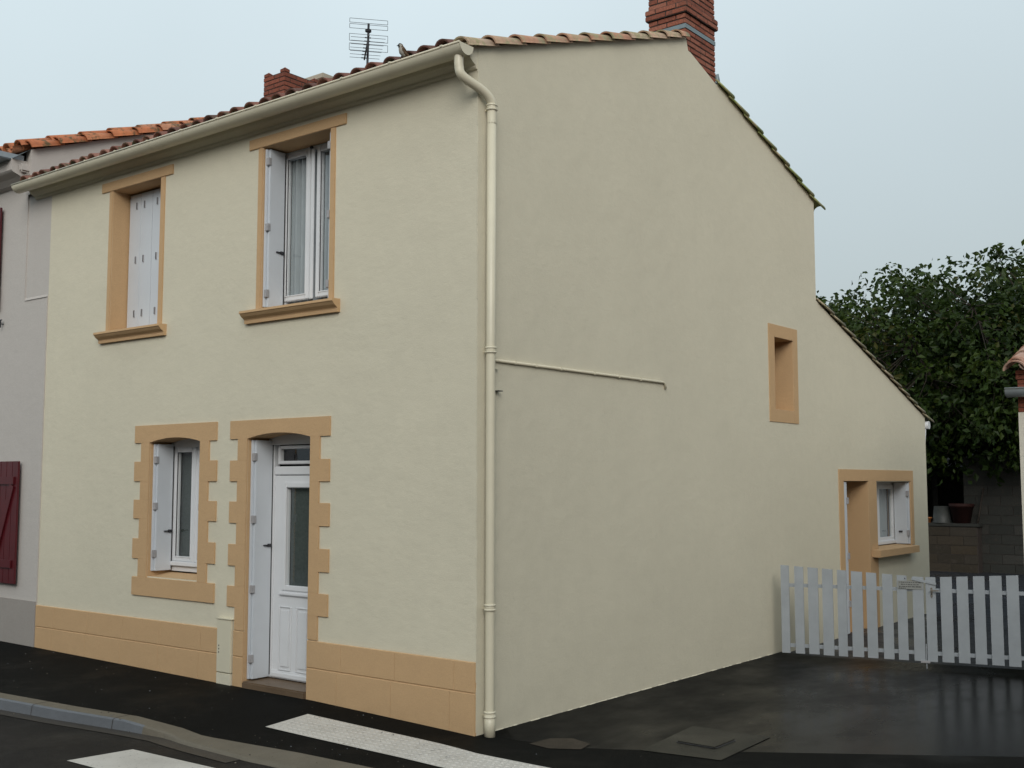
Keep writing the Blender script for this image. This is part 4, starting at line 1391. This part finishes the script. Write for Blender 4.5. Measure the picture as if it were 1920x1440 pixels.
roof_slope(b, OX + .03, 6.5, (OY - .02, 3.05), (7.3, 3.66), .21, 6, 'tile_pale', .10)
roof_slope(b, OX + .03, 6.5, (9.02, 3.05), (7.3, 3.66), .21, 6, 'tile_orange', .10)
b.face([(OX, OY, 3.03), (OX, 9.0, 3.03), (OX, 7.3, 3.65)], 'palewall')
ort = b.build('roof', ob, recalc=False)
b = MB()
dO = Vector((0, 1.7, .61)).normalized(); upO = Vector((0, -dO.z, dO.y))
for i in range(6):
    y = OY - .14 + i * .32
    base = Vector((OX + .02, y, 3.02 + (y - OY) * .359)) + upO * .05
    tile_barrel(b, base, dO + upO * -.05, upO, .115, .09, .42, 'tile_pale', random.random(), seg=12, th=.016)
b.build('verge_tiles', ort, recalc=False)

# ------------------------------------------------------------------ back of the yard
def block_wall(name, p, q, z0, courses, bh, bl, th, mat, mort, label, cat, slope=0.0):
    d = Vector((q[0] - p[0], q[1] - p[1], 0)); L = d.length; d.normalize(); nn = Vector((d.y, -d.x, 0))
    b = MB()
    for c in range(courses):
        off = (c % 2) * bl / 2
        s = -off
        while s < L - .02:
            a, e_ = max(0, s), min(L, s + bl)
            if e_ - a > .03:
                k = random.uniform(-.006, .006)
                m_ = Vector((p[0], p[1], z0 + (c + .5) * bh)) + d * ((a + e_) / 2) + nn * k
                b.obox(m_, d, nn, (0, 0, 1), (e_ - a) / 2 - .006, th / 2, bh / 2 - .006, mat, random.random())
            s += bl
    m_ = Vector((p[0], p[1], z0 + courses * bh / 2)) + d * (L / 2)
    b.obox(m_, d, nn, (0, 0, 1), L / 2 - .003, th / 2 - .012, courses * bh / 2 - .002, mort)
    if slope:
        vs = [Vector((p[0], p[1], z0 + courses * bh)) + d * s + nn * t + Vector((0, 0, h)) for s, h in ((0, 0), (L, 0), (L, slope)) for t in (-th / 2, th / 2)]
        b.mesh(vs, [(0, 2, 4), (1, 5, 3), (0, 1, 3, 2), (2, 3, 5, 4), (4, 5, 1, 0)], mat, .6)
    o = b.build(name)
    return tag(o, label, cat)
random.seed(81)
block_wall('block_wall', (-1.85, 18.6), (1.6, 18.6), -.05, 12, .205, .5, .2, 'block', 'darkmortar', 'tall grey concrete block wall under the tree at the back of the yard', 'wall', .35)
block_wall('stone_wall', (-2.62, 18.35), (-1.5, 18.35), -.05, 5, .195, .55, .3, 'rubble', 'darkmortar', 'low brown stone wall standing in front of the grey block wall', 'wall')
b = MB(); b.box(-2.66, -1.46, 18.18, 18.54, .93, 1.0, 'block', .2, .01)
tag(b.build('stone_slab'), 'dark flat slab lying along the top of the low stone wall', 'slab')
b = MB(); b.lathe([(.001, 0), (.20, 0), (.195, .02), (.155, .36), (.001, .36)], (-2.28, 18.36, 1.0), 'bucket', 18)
b.lathe([(.21, .0), (.215, .015), (.20, .03)], (-2.28, 18.36, 1.0), 'bucket', 18)
tag(b.build('bucket'), 'grey upturned bucket on the low stone wall', 'bucket')
b = MB(); b.lathe([(.001, 0), (.17, 0), (.235, .34), (.255, .34), (.26, .42), (.22, .42), (.20, .36), (.001, .34)], (-1.86, 18.36, 1.0), 'pot', 20)
tag(b.build('flower_pot'), 'large dark red flower pot on the low stone wall', 'flower pot')
b = MB(); b.lathe([(.001, 0), (.055, 0), (.075, .09), (.085, .09), (.085, .12), (.06, .12), (.001, .1)], (-2.56, 18.32, 1.0), 'ochre', 14)
tag(b.build('flower_pot'), 'tiny orange clay pot at the left end of the low stone wall', 'flower pot')
b = MB(); b.tube([(-1.52, 18.3, 1.0), (-1.42, 18.45, 1.75)], .018, 'bark', 6)
tag(b.build('stick'), 'grey stick leaning against the block wall above the stone wall', 'stick')
# dark open shed behind the low wall
sh = empty('shed', (-4.5, 21.5, 0), 'dark open boarded shed under the tree behind the house', 'shed')
b = MB()
b.box(-8, -1.9, 23.4, 23.46, -.05, 2.6, 'darkwood'); b.box(-8, -7.94, 20.2, 23.4, -.05, 2.5, 'darkwood'); b.box(-1.96, -1.9, 20.2, 23.4, -.05, 2.5, 'darkwood')
b.build('boards', sh)
for x in (-6.2, -4.2, -3.05):
    b = MB(); b.box(x, x + .12, 20.2, 20.32, -.05, 2.2, 'darkwood'); b.build('post', sh)
b = MB()
for i in range(62):
    x = -8.1 + i * .1
    b.mesh([(x, 20.0, 2.2), (x + .05, 20.0, 2.23), (x + .1, 20.0, 2.2), (x, 23.6, 2.75), (x + .05, 23.6, 2.78), (x + .1, 23.6, 2.75)], [(0, 1, 4, 3), (1, 2, 5, 4)], 'sheet', .5, True)
b.build('roof', sh, recalc=False)

# ------------------------------------------------------------------ trees
def leaf_faces(b, c, dirv, L, wd, mat, rnd):
    """one leaf: two folded quads with a pointed tip"""
    d = Vector(dirv).normalized()
    s = d.cross(Vector((random.uniform(-1, 1), random.uniform(-1, 1), random.uniform(-.2, 1)))).normalized()
    n = s.cross(d)
    c = Vector(c)
    m = c + d * L * .5 - n * L * .06
    t = c + d * L - n * L * .16
    b.f.append(tuple(range(len(b.v), len(b.v) + 4))); b.v += [tuple(c), tuple(m + s * wd + n * wd * .35), tuple(t), tuple(m)]
    b.f.append(tuple(range(len(b.v), len(b.v) + 4))); b.v += [tuple(c), tuple(m), tuple(t), tuple(m - s * wd + n * wd * .35)]
    k = b.m(mat)
    b.mi += [k, k]; b.rn += [rnd, rnd]; b.sm += [False, False]

def crown_tree(name, base, label, cat, cen, rad, n_clumps, per, leaf_len, mat, trunk_r, seed, holes=(), power=2.4, sprigs=0, group=None, zmin=-9, core=0):
    """trunk and curved limbs that reach leaf clumps spread through an uneven rounded crown"""
    random.seed(seed)
    root = empty(name, base, label, cat, group)
    tb, lb = MB(), MB()
    base = Vector(base); cen = Vector(cen)
    fork = Vector((base.x * .6 + cen.x * .4, base.y * .6 + cen.y * .4, base.z + (cen.z - base.z) * .55))
    tb.tube(catmull([base, base * .6 + fork * .4 + Vector((.06, 0, 0)), fork], 4), [trunk_r * (1.3 - .45 * i / 8) for i in range(9)], 'bark', 10, False)
    limbs = []
    nl = 20
    for k in range(nl):
        a = 2 * math.pi * k / nl + random.uniform(-.3, .3); el = random.uniform(.05, 1.1)
        q = cen + Vector((math.cos(a) * math.cos(el) * rad[0], math.sin(a) * math.cos(el) * rad[1], math.sin(el) * rad[2])) * random.uniform(.5, .85)
        m_ = fork * .5 + q * .5 + Vector((random.uniform(-.3, .3), random.uniform(-.3, .3), random.uniform(-.1, .5)))
        pts = catmull([fork, m_, q], 6)
        tb.tube(pts, [trunk_r * (.42 - .34 * i / (len(pts) - 1)) for i in range(len(pts))], 'bark', 6, False)
        limbs += pts[4:]
    outer = []
    done = 0
    tries = 0
    while done < n_clumps and tries < n_clumps * 30:
        tries += 1
        u = Vector((random.uniform(-1, 1), random.uniform(-1, 1), random.uniform(-1, 1)))
        rr = (abs(u.x) ** power + abs(u.y) ** power + abs(u.z) ** power) ** (1 / power)
        bump_ = 1 + .13 * math.sin(u.x * 9 + seed) * math.cos(u.y * 6) + .10 * math.sin(u.z * 9 + u.x * 5)
        if rr > bump_ or rr < .30 * random.random(): continue
        p = cen + Vector((u.x * rad[0], u.y * rad[1], u.z * rad[2]))
        if p.z < zmin or any((p - Vector(h[:3])).length < h[3] for h in holes): continue
        done += 1
        if rr > .72 and u.z > -.1: outer.append(p)
        near = min(limbs, key=lambda q: (q - p).length_squared)
        mid = near * .5 + p * .5 + Vector((random.uniform(-.12, .12), random.uniform(-.12, .12), random.uniform(-.15, .1)))
        tb.tube([near, mid, p], [.012, .009, .004], 'bark', 4, False)
        out = (p - cen).normalized()
        tone = random.gauss(.5, .2)
        r = random.uniform(.26, .5)
        for _ in range(int(per * random.uniform(.7, 1.3))):
            o = Vector((random.gauss(0, 1), random.gauss(0, 1), random.gauss(0, .75)))
            if o.length > 1.9: o *= 1.9 / o.length
            o *= r * .6
            dd = o * .9 / r + Vector((random.gauss(0, .6), random.gauss(0, .6), random.gauss(-.45, .5))) + out * .3
            L = leaf_len * random.uniform(.6, 1.25)
            leaf_faces(lb, p + o, dd, L, L * .29, mat, min(1, max(0, tone + random.gauss(0, .14))))
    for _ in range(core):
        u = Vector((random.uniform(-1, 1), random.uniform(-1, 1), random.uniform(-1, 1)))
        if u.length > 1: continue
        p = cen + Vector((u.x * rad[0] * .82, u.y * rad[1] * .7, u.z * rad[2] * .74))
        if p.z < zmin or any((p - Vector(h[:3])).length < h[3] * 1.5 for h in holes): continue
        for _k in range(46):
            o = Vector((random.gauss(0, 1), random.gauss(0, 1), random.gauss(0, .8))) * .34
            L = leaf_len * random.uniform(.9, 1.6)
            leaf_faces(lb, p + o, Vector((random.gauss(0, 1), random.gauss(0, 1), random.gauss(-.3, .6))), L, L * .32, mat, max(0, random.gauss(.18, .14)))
    for _ in range(sprigs):
        q0 = random.choice(outer)
        d = ((q0 - cen).normalized() + Vector((random.gauss(0, .35), random.gauss(0, .35), random.uniform(0, .7)))).normalized()
        L = random.uniform(.3, .65)
        P = [q0 - d * .5, q0 + Vector((random.gauss(0, .04), random.gauss(0, .04), 0)), q0 + d * L * .6, q0 + d * L + Vector((random.gauss(0, .08), 0, random.gauss(0, .06)))]
        tb.tube(P, [.016, .012, .008, .004], 'bark', 4, False)
        for t_ in (.25, .5, .75, 1.0, 1.0):
            for _k in range(4):
                c = q0 + d * L * t_ + Vector((random.gauss(0, .06), random.gauss(0, .06), random.gauss(0, .05)))
                LL = leaf_len * random.uniform(.6, 1.1)
                leaf_faces(lb, c, d * .4 + Vector((random.gauss(0, .8), random.gauss(0, .8), random.gauss(-.35, .5))), LL, LL * .29, mat, random.uniform(.3, .8))
    tb.build('trunk', root, merge=False, recalc=False)
    lb.build('crown', root, merge=False, recalc=False)
    return root
crown_tree('tree', (-1.2, 19.6, -.03), 'broad leafy green tree rising behind the lean-to roof', 'tree', (-1.25, 19.2, 4.05), (5.0, 3.2, 2.6), 700, 58, .155, 'leaf', .2, 12, zmin=2.35, core=620,
           holes=((-2.5, 17.5, 4.9, .55), (-3.2, 18.5, 4.6, .6), (-.9, 17, 5.4, .45), (-.1, 17.3, 5.6, .5), (.3, 16.8, 5.2, .4)), sprigs=60)
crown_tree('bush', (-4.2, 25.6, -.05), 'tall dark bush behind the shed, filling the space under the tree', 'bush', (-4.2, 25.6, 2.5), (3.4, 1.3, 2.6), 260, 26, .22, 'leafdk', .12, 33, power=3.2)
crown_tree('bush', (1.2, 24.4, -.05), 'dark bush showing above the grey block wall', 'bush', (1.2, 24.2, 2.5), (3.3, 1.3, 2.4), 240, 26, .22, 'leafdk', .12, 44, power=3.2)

# ------------------------------------------------------------------ unseen houses added across street and lane to shade the lower walls
def shading_house(loc, x0, x1, y0, y1, eave, ridge, axis, label, windows):
    r = empty('house', loc, label, 'house')
    b = MB(); b.box(x0, x1, y0, y1, -.2, eave, 'greyplinth'); b.build('wall', r)
    b = MB()
    if axis == 'x':
        ym = (y0 + y1) / 2
        b.prism([(y1 + .4, eave - .05), (ym, ridge), (y0 - .4, eave - .05)], 'x', x0 - .2, x1 + .2, 'tile_front')
    else:
        xm = (x0 + x1) / 2
        b.prism([(x1 + .4, eave - .05), (xm, ridge), (x0 - .4, eave - .05)], 'y', y0 - .2, y1 + .2, 'tile_front')
    b.build('roof', r)
    for (a, z) in windows:
        b = MB()
        if axis == 'x':
            b.box(a - .5, a + .5, y1 - .02, y1 + .06, z, z + 1.4, 'void'); b.box(a - .58, a + .58, y1, y1 + .09, z - .08, z - .005, 'concrete')
        else:
            b.box(x0 - .06, x0 + .02, a - .5, a + .5, z, z + 1.4, 'void'); b.box(x0 - .09, x0, a - .58, a + .58, z - .08, z - .005, 'concrete')
        b.build('window', r)
shading_house((4, -18, 0), -12, 20, -23, -14.5, 6.6, 8.8, 'x', 'unseen plain grey house added across the street to shade the front wall', [(x, z) for x in (-9.5, -6.5, -2, 1.5, 6, 9.5, 14, 17) for z in (.9, 3.8)])
shading_house((13, 5, 0), 9.5, 16, -3.5, 16, 5.2, 7.2, 'y', 'unseen plain grey house added across the lane to shade the gable', [(y, z) for y in (0, 4, 8, 12) for z in (.9, 3.4)])
